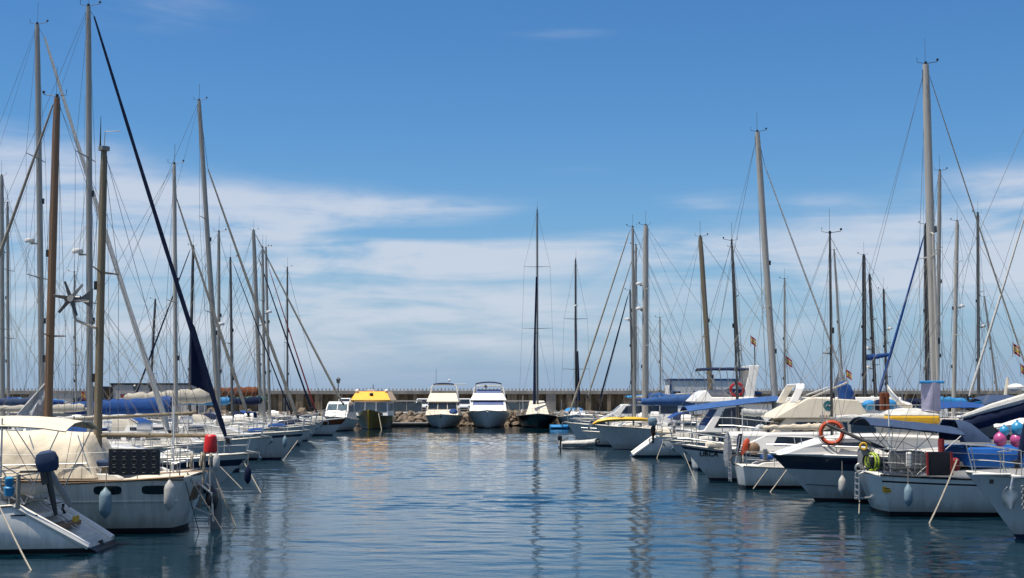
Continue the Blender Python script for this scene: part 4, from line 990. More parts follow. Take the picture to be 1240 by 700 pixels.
far_l = [
 (84.0, 333, 'bow', 11, ALU, .10, (265, 480), (265, 281), None, None, None, 'yacht whose plain grey mast stands just right of the leaning silver mast', HW, (.5,)),
 (92.0, 380, 'bow', 11.5, ALUD, .09, (281, 482), (279, 313), ((283, 320), (352, 500), .05, NVC), (4, 3.0, 0, ALU, .3, CYAN), None, 'yacht with pale blue boom cover and thin dark forestay', HG, (.5,)),
 (100.0, 386, 'bow', 11.5, ALU, .10, (320, 487), (318, 300), ((313, 312), (377, 495), .07, NVC), (4.5, 3.0, 0, ALU, .35, NVC), [(378, 1)], 'yacht with navy furled headsail and navy boom cover, fourth bow from the tour boat', HG, (.4, .7)),
 (108.3, 394, 'bow', 12, ALU, .10, (326, 487), (322, 300), ((326, 326), (382, 497), .06, REDD), (4.5, 3.1, 0, ALU, .3, GRN), None, 'yacht with dark red furled headsail and green boom cover', HG, (.5,)),
 (116.5, 352, 'stern', 12, MDRK, .13, (230, 470), (234, 298), ((230, 303), (152, 510), .09, NVC), (4, 3.1, 0, ALU, .3, NVC), None, 'yacht with black mast whose dark forestay leans to the left', HW, (.5,)),
 (125.0, 421, 'bow', 13.2, ALU, .19, (315, 487), (307, 279), ((310, 285), (415, 489), .11, SAILT), (5.5, 3.6, .3, ALU, .55, RUST), [(393, 1)], 'yacht with thick silver mast, rust brown sail cover and brown bow stripe', HG, (.35, .65)),
 (133.0, 396, 'bow', 10.5, ALUD, .09, (348, 476), (348, 324), None, None, None, 'yacht with thin dark mast farthest along the left pier', HW, (.5,)),
]
for (d, tip, end, L, mm, r_, ba, to, fu, bo, ra, lab, hc, spd) in far_l:
    kw = dict(stripe=(.62, .97), sm=RUST) if 'rust' in lab else {}
    b = Boat('sailing_yacht', lab, 'sailing yacht', GL, d, tip, 'L', end, L=L, B=3.5, f=(1.15, 1.1, 1.5), rake=1.3, hull=hc, **kw)
    b.roof(-L * .2, L * .28, 2.4, .55, fs=1.6); b.cockpit(-L * .42, -L * .22); b.rails(); b.anchor()
    b.mast(ba, to, r=r_, m=mm, spread=spd, furl=fu, boom=bo, radar=ra); b.sprayhood(-L * .26, rnd.choice([NVC, BLUE, BEIG2]))
for (d, tip, end, L, mm, r_, ba, to, lab) in [
 (90.0, 100, 'stern', 12, ALU, .15, (3, 470), (2, 213), 'yacht with thick silver mast at the very left edge of view'),
 (97.0, 122, 'stern', 12, ALU, .11, (10, 470), (9, 246), 'yacht with shorter silver mast just right of the left edge'),
 (122.0, 226, 'stern', 10, MDRK, .11, (183, 462), (188, 363), 'yacht with short black mast in front of the long grey shed'),
 (104.0, 190, 'stern', 11, ALU, .07, (92, 470), (90, 330), 'yacht with slender grey mast between the wooden and the tall silver masts')]:
    b = Boat('sailing_yacht', lab, 'sailing yacht', GLB, d, tip, 'L', end, L=L, B=3.4, f=(1.1, 1.05, 1.35), hull=HW)
    b.roof(-L * .2, L * .28, 2.4, .55, fs=1.6); b.cockpit(-L * .42, -L * .22); b.rails()
    b.mast(ba, to, r=r_, m=mm, spread=(.4, .7), boom=(4, 3.0, 0, ALU, .3, rnd.choice([BLUE, NVC, CYAN])))

# ================================================================ the far row, bows towards the camera
def facing(name, label, cat, px, tipY, **kw):
    L = kw['L']; x = (px - 620) / FPX * tipY
    b = Boat(name, label, cat, 'boats with their bows towards us along the far quay', 0, 0, 'L', pos=(x, tipY + L / 2), rz=-PI / 2 + kw.pop('turn', 0), **kw)
    b.lp = lambda px, py, yl=0.0: (px, CAMZ + (HOR - py) / FPX * (tipY + L / 2 - px)); b.near = False
    return b
b = facing('cabin_cruiser', 'white rounded cabin cruiser left of the yellow tour boat', 'motor boat', 404, 139, L=9, B=3.6, f=(1.1, 1.1, 1.45), rake=1.0, flare=.3, hull=HG, tw=.85)
house(b, [(-3.6, 1.05), (2.9, 1.35), (1.4, 2.05), (.5, 2.75), (-.6, 2.95), (-3.0, 2.9), (-3.6, 2.6)], 3.1, .28, 1.2, front=((1.5, 2.0), (.5, 2.78)), fw=2, wm=GLSG, sidewin=[[(-2.8, 1.9), (.9, 1.9), (.3, 2.6), (-2.6, 2.65)]], narrow=.12)
bowrail(b, 0)
b = facing('tour_boat', 'yellow roofed tour boat with dark olive hull and glazed cabin', 'tour boat', 446.5, 147.5, L=11, B=4.05, f=(1.3, 1.3, 2.05), rake=.7, flare=.05, hull=OLV, boot=BLK, tw=.95, railm=BLK)
hm_ = house(b, [(-4.6, 1.3), (3.3, 1.4), (2.9, 3.02), (-4.6, 3.02)], 3.75, .04, 1.3, name='cabin', m=SHEDW, sidewin=[[(-4.2 + k * 1.75, 1.9), (-2.75 + k * 1.75, 1.9), (-2.75 + k * 1.75, 2.9), (-4.2 + k * 1.75, 2.9)] for k in range(4)], front=((3.25, 1.6), (2.9, 3.02)), fw=3, wm=GLSG)
house(b, [(-4.9, 3.0), (3.3, 3.0), (3.32, 3.12), (2.1, 4.0), (-4.2, 4.0), (-4.9, 3.15)], 4.25, .55, 3.1, name='roof', m=YEL)
MB().tube([(1.9, .15, 3.95), (1.9, .15, 4.75)], .04, 6).build('mast_light', BLK, b.r)
MB().ball((2.75, .05, 3.68), (.1, .22, .2), 8, 6).build('searchlight', BLK, b.r, True)
MB().box((1.9, -.1, 4.12), (.25, .9, .16)).build('roof_box', W, b.r, bevel=.03)
for y_ in (-1.55, 1.6): MB().ball((2.2, y_, 4.05), (.18, .22, .2), 8, 6).build('loudspeaker', W, b.r, True)
MB().tube([(b.hx(1, z) + .05, 0, z) for z in (.1, .7, 1.4, 2.0)], .07, 6).build('stem_post', YELD, b.r)
rope([b.w((4.6, 1.0, 1.7)), b.w((6.4, 1.5, 0))], 'pale rope from the bow of the yellow tour boat', .04)
b = facing('motor_yacht', 'white flybridge motor yacht with radar arch and small navy top, left of the pair', 'motor yacht', 534, 153, L=12.5, B=4.35, f=(1.2, 1.25, 1.5), rake=1.2, flare=.3, hull=HG, tw=.9)
house(b, [(-4.5, 1.2), (3.8, 1.42), (2.6, 1.95), (2.1, 2.85), (-4.5, 2.95)], 3.7, .16, 1.3, front=((2.62, 1.98), (2.12, 2.84)), fw=3, sidewin=[[(-3.8, 2.0), (1.9, 2.0), (1.6, 2.75), (-3.8, 2.8)]], m=CRM)
house(b, [(-3.8, 2.9), (2.35, 2.88), (2.25, 3.02), (.9, 3.85), (.7, 3.85), (.5, 3.2), (-3.8, 3.2)], 3.6, .34, 2.9, name='flybridge', m=CRM)
ensure_arch(b, -1.2, 3.2, 3.1, 4.85, -.3, W); b.bimini(-1.8, .6, 4.9, 2.3, NVC, camber=.12, legs=False)
MB().box((-.8, 1.9, 4.86), (.2, 1.3, .12)).build('radar_antenna', W, b.r, bevel=.02); MB().ball((-.9, .6, 5.3), (.12, .12, .14), 8, 6).build('gps_dome', W, b.r, True); MB().tube([(-.9, -.9, 4.8), (-.9, -.9, 6.6)], .02, 4).build('antenna', WIRE, b.r)
bowrail(b, 1.0); MB().ball((3.1, 1.25, 1.75), (.5, .5, .35), 8, 6).build('covered_dinghy', BLUE, b.r, True); b.anchor(BLK)
b = facing('motor_yacht', 'white motor yacht with blue window covers and high bimini, right of the pair', 'motor yacht', 590.5, 152, L=13.5, B=4.9, f=(1.5, 1.6, 1.95), rake=1.3, flare=.35, hull=HG, tw=.9, boot=NAVY)
house(b, [(-5, 1.5), (4.2, 1.9), (3.0, 2.45), (2.2, 3.08), (-5, 3.1)], 4.2, .16, 1.6, front=((3.0, 2.45), (2.2, 3.08)), fw=1, wm=GLSB, sidewin=[[(-4.4, 2.3), (2.2, 2.4), (1.9, 3.0), (-4.4, 3.0)]])
house(b, [(-4.4, 3.05), (2.6, 3.05), (2.5, 3.2), (1.2, 3.85), (1.0, 3.85), (.8, 3.3), (-4.4, 3.3)], 4.1, .55, 3.05, name='flybridge', m=W)
MB().add([(1.22, 1.45, 3.84), (1.22, -1.45, 3.84), (.75, -1.3, 4.25), (.75, 1.3, 4.25), (1.18, 1.45, 3.84), (1.18, -1.45, 3.84), (.71, -1.3, 4.25), (.71, 1.3, 4.25)], [(0, 1, 2, 3), (7, 6, 5, 4), (0, 4, 5, 1), (1, 5, 6, 2), (2, 6, 7, 3), (3, 7, 4, 0)]).build('flybridge_screen', GLSB, b.r)
ensure_arch(b, -2.2, 3.7, 3.2, 4.7, -.3, W); b.bimini(-1.9, 1.0, 4.95, 2.9, NVC, camber=.2, feet=-.4, zdeck=3.3)
MB().ball((-.4, -.35, 4.55), (.22, .22, .22), 10, 7).build('radar_dome', W, b.r, True); bowrail(b, .5); b.anchor(SS)
b = facing('sailing_yacht', 'black hulled yacht with very tall slim mast and cream deckhouse in the middle distance', 'sailing yacht', 652, 152, L=16, B=4.8, f=(1.3, 1.25, 1.6), rake=1.5, hull=DKH, boot=BLK, tw=.7)
house(b, [(-3, 1.3), (2.6, 1.4), (2.0, 2.2), (.8, 2.9), (-2.6, 3.0), (-3, 2.4)], 2.6, .3, 1.4, m=CRM, name='deckhouse', wm=GLS, sidewin=[[(-2.2, 2.0), (1.4, 2.0), (.8, 2.6), (-2.2, 2.6)]])
b.mast((1.2, 488), (1.4, 253), r=.13, m=ALUD, spread=(.42, .72), wires=4, back=True, stay='bow')
MB().tube([(2.2, -.35, 2.6), (1.7, -.3, 9.5), (1.5, -.1, 17)], [.17, .12, .08], 8).build('furled_mainsail', NVC, b.r, True); b.rails()
b = facing('sailing_yacht', 'white yacht with slim dark mast and radome, right of the black hulled yacht', 'sailing yacht', 700, 151, L=13, B=4.0, f=(1.2, 1.15, 1.5), hull=HG)
b.roof(-3, 3.6, 2.6, .6); b.mast((.9, 488), (1.4, 314), r=.15, m=MDRK, spread=(.30, .62), wires=4, radar=[(371, .8)]); b.rails(); b.sprayhood(-3.5, CYAN)
MB().tube([(1.0, .3, 3), (.8, .2, 8.5)], [.2, .1], 8).build('furled_mainsail', NVC, b.r, True)
d_ = MB().loft([[(x, w_ * math.cos(a), .22 + .26 * math.sin(a)) for a in [2 * PI * k / 10 for k in range(10)]] for x, w_ in ((-.95, .35), (-.8, .52), (0, .55), (.65, .45), (1.0, .2))]).build('covered_dinghy', CYAN, None, True)
d_.location = (5.0, 150.2, 0); d_.rotation_euler = (0, 0, .1); tag(d_, 'small dinghy under a bright blue cover beside the black hulled yacht', 'dinghy')

# ================================================================ the right row
# far to near
for (d, tip, end, L, mm, r_, ba, to, fu, bo, ra, lab, hc, spd) in [
 (109.5, 701, 'bow', 10.5, ALU, .10, (769, 478), (770, 297), ((769, 303), (712, 480), .07, SAILT), None, None, 'yacht with tan furled headsail behind the one nearest the dinghy', HW, (.5,)),
 (117.0, 722, 'bow', 10, ALUD, .09, (766, 478), (763, 352), ((760, 359), (727, 482), .08, NVC), (3.5, 3.0, 0, ALU, .3, BLUE), None, 'small yacht with navy furled headsail, short mast and blue boom cover', HW, (.5,)),
 (102.3, 685, 'bow', 11.5, ALU, .11, (768, 484), (766, 275), ((762, 281), (690, 500), .085, SAILT), (5, 3.35, .35, MWHT, .10, SAILW), [(387, 1)], 'grey hulled yacht with tan furled headsail nearest the centre, behind the inflatable dinghy', HG, (.5,))]:
    b = Boat('sailing_yacht', lab, 'sailing yacht', GR, d, tip, 'R', end, L=L, B=3.4, f=(1.2, 1.15, 1.5), rake=1.1, hull=hc)
    b.roof(-L * .2, L * .26, 2.3, .55, fs=1.6); b.cockpit(-L * .42, -L * .22); b.rails(); b.anchor()
    b.mast(ba, to, r=r_, m=mm, spread=spd, furl=fu, boom=bo, radar=ra); b.sprayhood(-L * .26, rnd.choice([NVC, BLUE]))
b = Boat('motor_yacht', 'white motor yacht with turquoise hardtop behind the centre right furled headsails', 'motor yacht', GR, 125, 694, 'R', 'bow', L=11, B=3.8, f=(1.2, 1.25, 1.5), rake=1.2, flare=.3, hull=HG)
house(b, [(-4.2, 1.2), (3.2, 1.45), (2.2, 1.9), (1.2, 2.75), (-4.2, 2.8)], 3.2, .2, 1.3, front=((2.2, 1.92), (1.25, 2.72)), sidewin=[[(-3.6, 1.95), (1.4, 1.95), (.9, 2.6), (-3.6, 2.65)]])
b.bimini(-4.0, .8, 3.45, 2.9, CYAN, camber=.15, feet=-1.6, zdeck=2.8); bowrail(b, .5)
b = Boat('sailing_yacht', 'white yacht with thin grey mast farthest down the right pier', 'sailing yacht', GR, 132, 742, 'R', 'bow', L=10, B=3.3, hull=HW)
b.roof(-2, 2.8, 2.3, .55); b.mast((800, 478), (799, 385), r=.07, m=ALU, spread=(.5,), boom=(3.4, 2.9, 0, ALU, .3, BLUE)); b.rails()
b = Boat('cabin_cruiser', 'low white motor boat with pale foredeck just behind the grey inflatable dinghy', 'motor boat', GR, 97.4, 705, 'R', 'bow', L=7.2, B=2.5, f=(.85, .85, 1.0), rake=.9, flare=.2, hull=HW)
house(b, [(-2.2, .85), (2.3, .95), (1.3, 1.25), (.6, 1.7), (-.9, 1.72), (-2.2, 1.2)], 1.9, .25, .9, front=((1.3, 1.27), (.65, 1.68)), sidewin=[[(-.8, 1.3), (1.0, 1.3), (.6, 1.6), (-.8, 1.62)]]); bowrail(b, .8, .5)
# inflatable dinghy
r = empty('inflatable_dinghy', (P(701, 540, 94.2).x, 94.2, 0), .12, 'small pale grey inflatable dinghy floating off the right hand bows', 'dinghy')
mb = MB(); pts = [(-1.25, -.55, .24), (.3, -.58, .26), (.9, -.42, .32), (1.25, 0, .42), (.9, .42, .32), (.3, .58, .26), (-1.25, .55, .24)]
mb.tube(pts, [.19, .22, .21, .19, .21, .22, .19], 10); mb.build('tube', FENW, r, True)
MB().box((-.1, 0, .12), (2.1, .8, .08)).build('floor', GREY, r); MB().box((-1.05, 0, .3), (.06, .85, .36)).build('transom', GREY, r); MB().box((-.2, 0, .34), (.25, .9, .04)).build('thwart', TEAK, r)
outboard(r, -1.2, 0, .5, -1, BLK, .8, .8)
MB().tube([(.6, -.77, .27), (-1.2, -.74, .25)], .03, 5).build('rubbing_band', BLK, r)

b = Boat('sailing_yacht', 'white yacht with thick silver mast and two radomes, yellow kayak on its deck', 'sailing yacht', GR, 91.4, 718, 'R', 'bow', L=12.5, B=3.8, f=(1.25, 1.2, 1.55), rake=1.35, hull=HG, boot=HG)
b.roof(-2.8, 3.6, 2.5, .55, fs=1.8, wins=4); b.cockpit(-5.4, -3.0); b.rails(); b.anchor(); b.hatch(4.2)
b.mast((781, 482), (782, 273), r=.20, m=MWHT, spread=(.4, .68), boom=(4.8, 3.15, 0, ALU, .42, BLUE3), radar=[(344, 1), (374, 1)], wires=6, lamps=True)
b.sprayhood(-3.4, BLUE3)
k = empty('kayak', b.w((lx(b, 750), near_y(b, 1.2), b.dz(2) + .62)), 0, 'yellow kayak lying along the rail of the yacht with two radomes', 'kayak')
MB().loft([[(x, w_ * math.cos(a), .16 * math.sin(a) * (w_ + .3) * 1.6 + zz) for a in [2 * PI * j / 10 for j in range(10)]] for x, w_, zz in ((-1.8, .05, -.28), (-1.5, .17, -.12), (-.9, .27, .0), (0, .31, .05), (.9, .27, .04), (1.4, .17, .02), (1.75, .05, 0))]).build('hull', YELD, k, True)
MB().ring((0, 0, .17), .24, .03, 16, 5, (0, 0, 1)).build('cockpit_rim', BLK, k, True)
for sx_ in (-.8, .8): MB().box((sx_, 0, -.22), (.08, .5, .3)).build('cradle', GREY, k)

b = Boat('sailing_yacht', 'white yacht with open scooped stern, tan mast and a brown and grey outboard', 'sailing yacht', GR, 80.2, 762, 'R', 'stern', L=12, B=3.7, f=(1.12, 1.05, 1.4), st=-1.55, tw=.7, scoop=True, hull=HG, boot=NAVY)
b.roof(-1.8, 3.6, 2.4, .5, fs=1.6, wins=4); b.cockpit(-4.2, -1.9, wheel=-3.6); b.rails(x0=-4.3)
b.mast((861, 482), (848, 287), r=.15, m=WOODT, spread=(.5,), boom=(4.1, 3.05, 0, ALU, .42, BLUE3))
for sg in (-1, 1): MB().tube([(b.hx(0, z), sg * b.half(0, z) * .97, z + .03) for z in (.12, .3, .5, .7, .9, 1.1)], .08, 6).build('transom_edge', W, b.r, True)
outboard(b.r, lx(b, 789), near_y(b, 1.3), 1.75, -1, FEND, 1.25, .9)
MB().box((lx(b, 788), near_y(b, 1.2), 1.45), (.25, .22, .5)).build('outboard_bracket_cover', RUST, b.r, bevel=.05)
rope([b.w((lx(b, 800), near_y(b, 1.6), 1.0)), P(793, 561, 77.6)], 'pale rope from the scooped stern into the water', .024)

b = Boat('motor_yacht', 'large white flybridge motor yacht with dark side windows, navy top and leaning arch', 'motor yacht', GR, 75.9, 838, 'R', 'bow', L=12.5, B=3.8, f=(1.2, 1.25, 1.6), rake=1.2, flare=.3, hull=HG, stripe=(.6, .8))
X = lambda px: lx(b, px, near_y(b, 1.5))
house(b, [(-4.9, 1.2), (X(838), 1.5), (X(852), 1.62), (X(872), 2.88), (X(880), 3.0), (-5.0, 3.0)], 3.4, .18, 1.3,
      front=((X(853), 1.7), (X(871), 2.82)), fw=1, wm=BLUE3, sidewin=[])
wf = lambda x, z: 1.7 - max(0, z - 1.3) * .18
wpoly = [(X(864), 1.75), (X(878), 2.75), (X(896), 2.85), (X(912), 2.7), (X(926), 2.1), (X(927), 1.75)]
MB().wprism(wpoly, lambda x, z: wf(x, z) + .012).build('side_window', GLS, b.r)
house(b, [(-4.6, 3.0), (X(828) - 1, 3.0), (X(838), 3.12), (X(850), 3.62), (X(856), 3.72), (X(862), 3.35), (-4.6, 3.35)], 3.2, .3, 3.0, name='flybridge', m=W)
MB().box(((X(885) + X(865)) / 2, 0, 3.52), (1.3, 1.9, .45)).build('flybridge_seat_cover', SAILG, b.r, bevel=.15)
for sg in (-1, 1):
    MB().loft([[(X(899), sg * 1.45, 3.05), (X(912), sg * 1.45, 3.05), (X(912), sg * 1.3, 3.05), (X(899), sg * 1.3, 3.05)], [(X(908), sg * 1.3, 4.6), (X(919), sg * 1.3, 4.6), (X(919), sg * 1.18, 4.6), (X(908), sg * 1.18, 4.6)], [(X(909), sg * 1.25, 5.0), (X(921), sg * 1.25, 5.0), (X(921), sg * 1.1, 5.0), (X(909), sg * 1.1, 5.0)]]).build('arch_leg', W, b.r, bevel=.03)
MB().box((X(915), 0, 4.95), (.55, 2.5, .16)).build('arch_top', W, b.r, bevel=.03)
b.bimini(X(912), X(850), 4.82, 2.5, NVC, camber=.12, feet=X(886), zdeck=3.3, drop=.05)
MB().loft([[(X(px), 1.0 * math.cos(a), 3.55 + .28 * math.sin(a) * s_) for a in [2 * PI * j / 10 for j in range(10)]] for px, s_ in ((882, .4), (888, 1), (905, .8), (925, .3))]).build('dinghy_cover', BLUE3, b.r, True)
bowrail(b, 1.0); MB().tube([(X(917), .9, 5.0), (X(917), .9, 6.2)], .03, 5).build('antenna', BLK, b.r)
lifebuoy(b.w((X(893), near_y(b, 1.35), 3.75)), (0, 1, .25), 'red lifebuoy on the flybridge beside the leaning arch', .33, RED)

b = Boat('sailing_yacht', 'white yacht with a hook shaped dark emblem painted on its bow and slim dark mast', 'sailing yacht', GR, 71.3, 809, 'R', 'bow', L=9.5, B=2.9, f=(.95, .9, 1.15), rake=.95, hull=HG, boot=NAVY)
b.roof(-2.0, 2.6, 2.0, .45); b.cockpit(-4, -2.2); b.rails(h=.55); b.anchor()
b.mast((893, 480), (886, 292), r=.06, m=MDRK, spread=(.45, .72), boom=(3.6, 2.5, 0, ALU, .22, SAILW))
em = MB(); pts = [(.30, .93), (.12, .95), (.02, .86), (.0, .74), (.08, .64), (.2, .58), (.12, .52), (-.08, .54), (-.22, .60)]
em.tube([(b.L / 2 - 1.0 - p[0] * 1.2, b.vis * (b.side(b.L / 2 - 1.0 - p[0] * 1.2, p[1]) + .01), p[1]) for p in pts], [.02, .035, .05, .05, .045, .06, .07, .05, .02], 6); em.build('bow_emblem', NAVY, b.r, True)

# yacht with tall silver mast and blue awning
b = Boat('sailing_yacht', 'yacht with tall leaning silver mast, long blue awning and headsail sloping right', 'sailing yacht', GR, 65.8, 838, 'R', 'stern', L=10.4, B=3.2, f=(1.05, 1.0, 1.3), rake=1.1, st=.1, hull=HW)
b.roof(-1.0, 3.2, 2.2, .5); b.cockpit(-3.9, -1.2); b.rails()
b.mast((939, 488), (917, 160), r=.155, m=MWHT, spread=(.44,), boom=(3.8, 3.1, 0, ALU), furl=((926, 200), (1027, 470), .055, SAILW), z0=None)
b.bimini(lx(b, 828), lx(b, 938), 2.72, 3.0, BLUE3, camber=.22, drop=.04, lift=.50, legs=False, name='awning')
fr = MB()
for px in (832, 880): fr.tube([(lx(b, px), -1.45, 1.05), (lx(b, px), -1.45, 2.7)], .02, 5).tube([(lx(b, px), 1.45, 1.05), (lx(b, px), 1.45, 2.7)], .02, 5)
fr.build('awning_pole', SS, b.r)
A = b.lp(1016, 446); B_ = b.lp(1005, 480); C_ = b.lp(1029, 479)
MB().sheet([[(A[0] + (B_[0] - A[0]) * t + ((C_[0] - B_[0]) * t) * u, .08 * math.sin(u * 6) * t, A[1] + (B_[1] - A[1]) * t) for u in (0, .33, .66, 1)] for t in [i / 6 for i in range(7)]], .04).build('headsail_clew', SAILG, b.r, True)

# beige flybridge cruiser
b = Boat('motor_yacht', 'beige flybridge cruiser with round teal emblem on its side and tall blue helm cover', 'motor yacht', GR, 60.6, 872, 'R', 'bow', L=12.2, B=3.9, f=(1.2, 1.25, 1.75), rake=1.3, flare=.3, hull=HW, stripe=(.45, .6))
yn = near_y(b, 1.7); X = lambda px: lx(b, px, yn); Z = lambda py: b.lp(1000, py, yn)[1]
house(b, [(-5.2, 1.2), (X(905), 1.5), (X(930), 1.75), (X(952), 2.45), (-5.2, 2.45)], 3.5, .12, 1.3, m=CRM, front=((X(931), 1.78), (X(951), 2.42)), fw=3, wm=GLS,
      sidewin=[[(X(958), 1.85), (X(964), 2.3), (X(988), 2.3), (X(988), 1.85)], [(X(992), 1.85), (X(992), 2.3), (X(1026), 2.3), (X(1026), 1.85)], [(X(1030), 1.85), (X(1030), 2.3), (X(1060), 2.3), (X(1060), 1.85)]])
house(b, [(X(1130), 2.45), (X(938), 2.45), (X(942), 2.58), (X(978), 3.28), (X(986), 3.32), (X(1040), 3.22), (X(1050), 2.62), (X(1130), 2.62)], 3.5, .16, 2.45, name='flybridge', m=CRM)
wfl = lambda x, z: 1.75 - max(0, z - 2.45) * .16
MB().add([(X(1003) + .21 * math.cos(a), b.vis * (wfl(0, 2.98 + .21 * math.sin(a)) + .012), 2.98 + .21 * math.sin(a)) for a in [2 * PI * k / 20 for k in range(20)]] +
         [(X(1003) + .21 * math.cos(a), b.vis * (wfl(0, 2.98 + .21 * math.sin(a)) - .02), 2.98 + .21 * math.sin(a)) for a in [2 * PI * k / 20 for k in range(20)]],
         [tuple(range(20)), tuple(range(39, 19, -1))] + [(k, (k + 1) % 20, 20 + (k + 1) % 20, 20 + k) for k in range(20)]).build('emblem', TEAL, b.r)
MB().tube([(X(1003) + .1, b.vis * (wfl(0, 2.97) + .02), 2.95), (X(1003) + .03, b.vis * (wfl(0, 3) + .02), 3.03), (X(1003) - .03, b.vis * (wfl(0, 2.97) + .02), 2.96), (X(1003) - .11, b.vis * (wfl(0, 3) + .02), 3.02)], .012, 4).build('emblem_stroke', MWHT, b.r)
for i in range(9):     # row of small coloured letters, too small to read in the photograph
    xx = X(992 + i * 3.6)
    MB().tube([(xx, b.vis * (wfl(0, 2.56) + .012), 2.52), (xx - .035, b.vis * (wfl(0, 2.6) + .012), 2.60), (xx - .07, b.vis * (wfl(0, 2.56) + .012), 2.53)], .010, 4).build('lettering', FRED if i % 3 else GRN, b.r)
mb = MB().tube([(X(1130), 1.55, 3.0)] + [(X(p), 1.5, 3.0) for p in (1100, 1052)] + [(X(1048), 1.5, 2.6)], .022, 5).tube([(X(1130), -1.55, 3.0)] + [(X(p), -1.5, 3.0) for p in (1100, 1052)] + [(X(1048), -1.5, 2.6)], .022, 5)
for p in (1060, 1085, 1110, 1130):
    for sg in (-1, 1): mb.tube([(X(p), sg * 1.52, 2.6), (X(p), sg * 1.52, 3.0)], .018, 5)
mb.build('flybridge_rail', SS, b.r)
MB().loft([[(X(c) + w_ * math.cos(a), w_ * math.sin(a) * .9, z) for a in [2 * PI * j / 8 + .4 for j in range(8)]] for c, w_, z in ((1041, .34, 2.55), (1039, .36, 3.0), (1036, .36, 3.5), (1033, .30, 3.85), (1032, .05, 4.02))]).build('helm_cover', BLUE, b.r, True)
ensure_arch(b, X(962), 2.9, 3.1, 3.85, -.4, W, .12, .35)
b.bimini(X(1200), X(1138), 2.9, 3.0, BLUE, camber=.24, drop=.08, feet=X(1168), zdeck=1.3)
MB().tube([(X(985), 1.1, 3.3), (X(1030), 1.1, 3.95)], .04, 6).build('crane_arm', MWHT, b.r)
MB().tube([(X(965), 1.3, 3.25), (X(1006), 1.3, 3.75)], .03, 6).build('crane_arm', SS, b.r)
bowrail(b, 1.2); b.hatch(4.2); b.rails(pul=False, push=True, lines=False)
MB().ball((X(925), .9, 1.95), (.28, .25, .25), 10, 7).build('spotlight', SAILG, b.r, True)
for (px, m_, s_) in ((1062, CYAN, .4), (1085, CYAN, .5), (1075, NVC, .45)): MB().ball((X(px), .4, 3.0), (s_ * .8, s_ * .6, s_ * .55), 9, 6).build('covered_cushion', m_, b.r, True)
for px in (1074, 1080): MB().box((X(px), .9, 3.15), (.16, .3, .75)).build('folded_chair', RUST, b.r, bevel=.03)
MB().loft([[(X(c), w_ * math.cos(a), zz + .14 * math.sin(a)) for a in [2 * PI * j / 8 for j in range(8)]] for c, w_, zz in ((1088, .1, 3.75), (1093, .35, 3.45), (1102, .45, 3.1), (1116, .35, 2.95))]).build('upturned_tender', W, b.r, True)

# small open bowed boat with lettering
b = Boat('cabin_cruiser', 'white boat with dark sheer line and lettering on its bow, behind the small transom', 'motor boat', GR, 56.8, 822, 'R', 'bow', L=8.6, B=2.6, f=(.95, .95, 1.42), rake=1.2, hull=HG, stripe=(.88, .97), sm=NAVY, boot=ANTI, flare=.1)
house(b, [(-3.0, 1.0), (2.6, 1.25), (1.6, 1.55), (.9, 1.9), (-2.4, 1.95)], 1.9, .2, 1.1, sidewin=[[(-2.2, 1.45), (.7, 1.45), (.5, 1.8), (-2.2, 1.82)]], front=((1.6, 1.57), (.95, 1.88)))
text_on(b, 'URCA', lx(b, 860, 1.0), .98, .26, BLK); bowrail(b, 1.4, .5); b.anchor()
MB().box((2.9, .2, 1.42), (.7, .9, .22)).build('deck_cushion', CRM, b.r, bevel=.07)
MB().box((lx(b, 905), 0, 1.7), (1.5, 1.6, .5)).build('cockpit_cover', W, b.r, bevel=.15)
rope([b.w((4.15, .1, 1.1)), P(843, 585, 55.2)], 'thin rope hanging from the bow with lettering', .014)

# little sailing boat with transom gear
b = Boat('sailing_yacht', 'small white sailing boat, its transom crowded with steering vane, grey blade and orange gear', 'sailing yacht', GR, 52.6, 893, 'R', 'stern', L=8.0, B=2.5, f=(.80, .74, 1.05), rake=.9, st=.12, tw=.78, hull=HW, boot=BLK)
b.roof(-.8, 2.4, 1.7, .4); b.cockpit(-3.4, -1.0); b.rails(h=.55)
b.mast((1007, 482), (1005, 283), r=.05, m=MDRK, spread=(.48,), boom=(2.6, 2.2, 0, ALU, .16, BEIG))
sx = -4.0
MB().loft([[(sx - .32 - w_ / 2, .6, z), (sx - .32, .64, z), (sx - .32 + w_ / 2, .6, z), (sx - .32, .56, z)] for z, w_ in ((.72, .20), (1.0, .32), (1.45, .32), (1.85, .2), (2.04, .07))]).build('steering_blade', SAILG, b.r)
vg = MB().tube([(sx, .5, .75), (sx - .3, .5, .95), (sx - .3, .5, .2)], .025, 6).tube([(sx, .0, .75), (sx - .3, .0, .95), (sx - .3, 0, .2)], .025, 6)
for z in (.3, .5, .7, .9): vg.tube([(sx - .3, .5, z), (sx - .3, 0, z)], .02, 6)
vg.tube([(sx + .1, .3, 1.9), (sx - .1, .3, .8)], .025, 6); vg.build('vane_frame', SS, b.r, True)
MB().ring((sx - .05, .2, 1.0), .2, .03, 16, 5, (0, 1, .1)).build('coiled_rope', ROPED, b.r, True)
v_ = MB().loft([[(c[0] + w_ * math.cos(a), w_ * .7 * math.sin(a), c[1]) for a in [2 * PI * j / 9 for j in range(9)]] for c, w_ in (((-.14, -.38), .05), ((-.06, -.25), .13), ((.02, 0), .15), ((.10, .22), .15), ((.12, .34), .06))]).build('life_vest', ORG, None, True)
v_.location = b.w((sx + .28, .35, 1.5)); v_.scale = (.8, .8, .85); tag(v_, 'orange life vest slung over the stern rail of the small sailing boat', 'life vest')
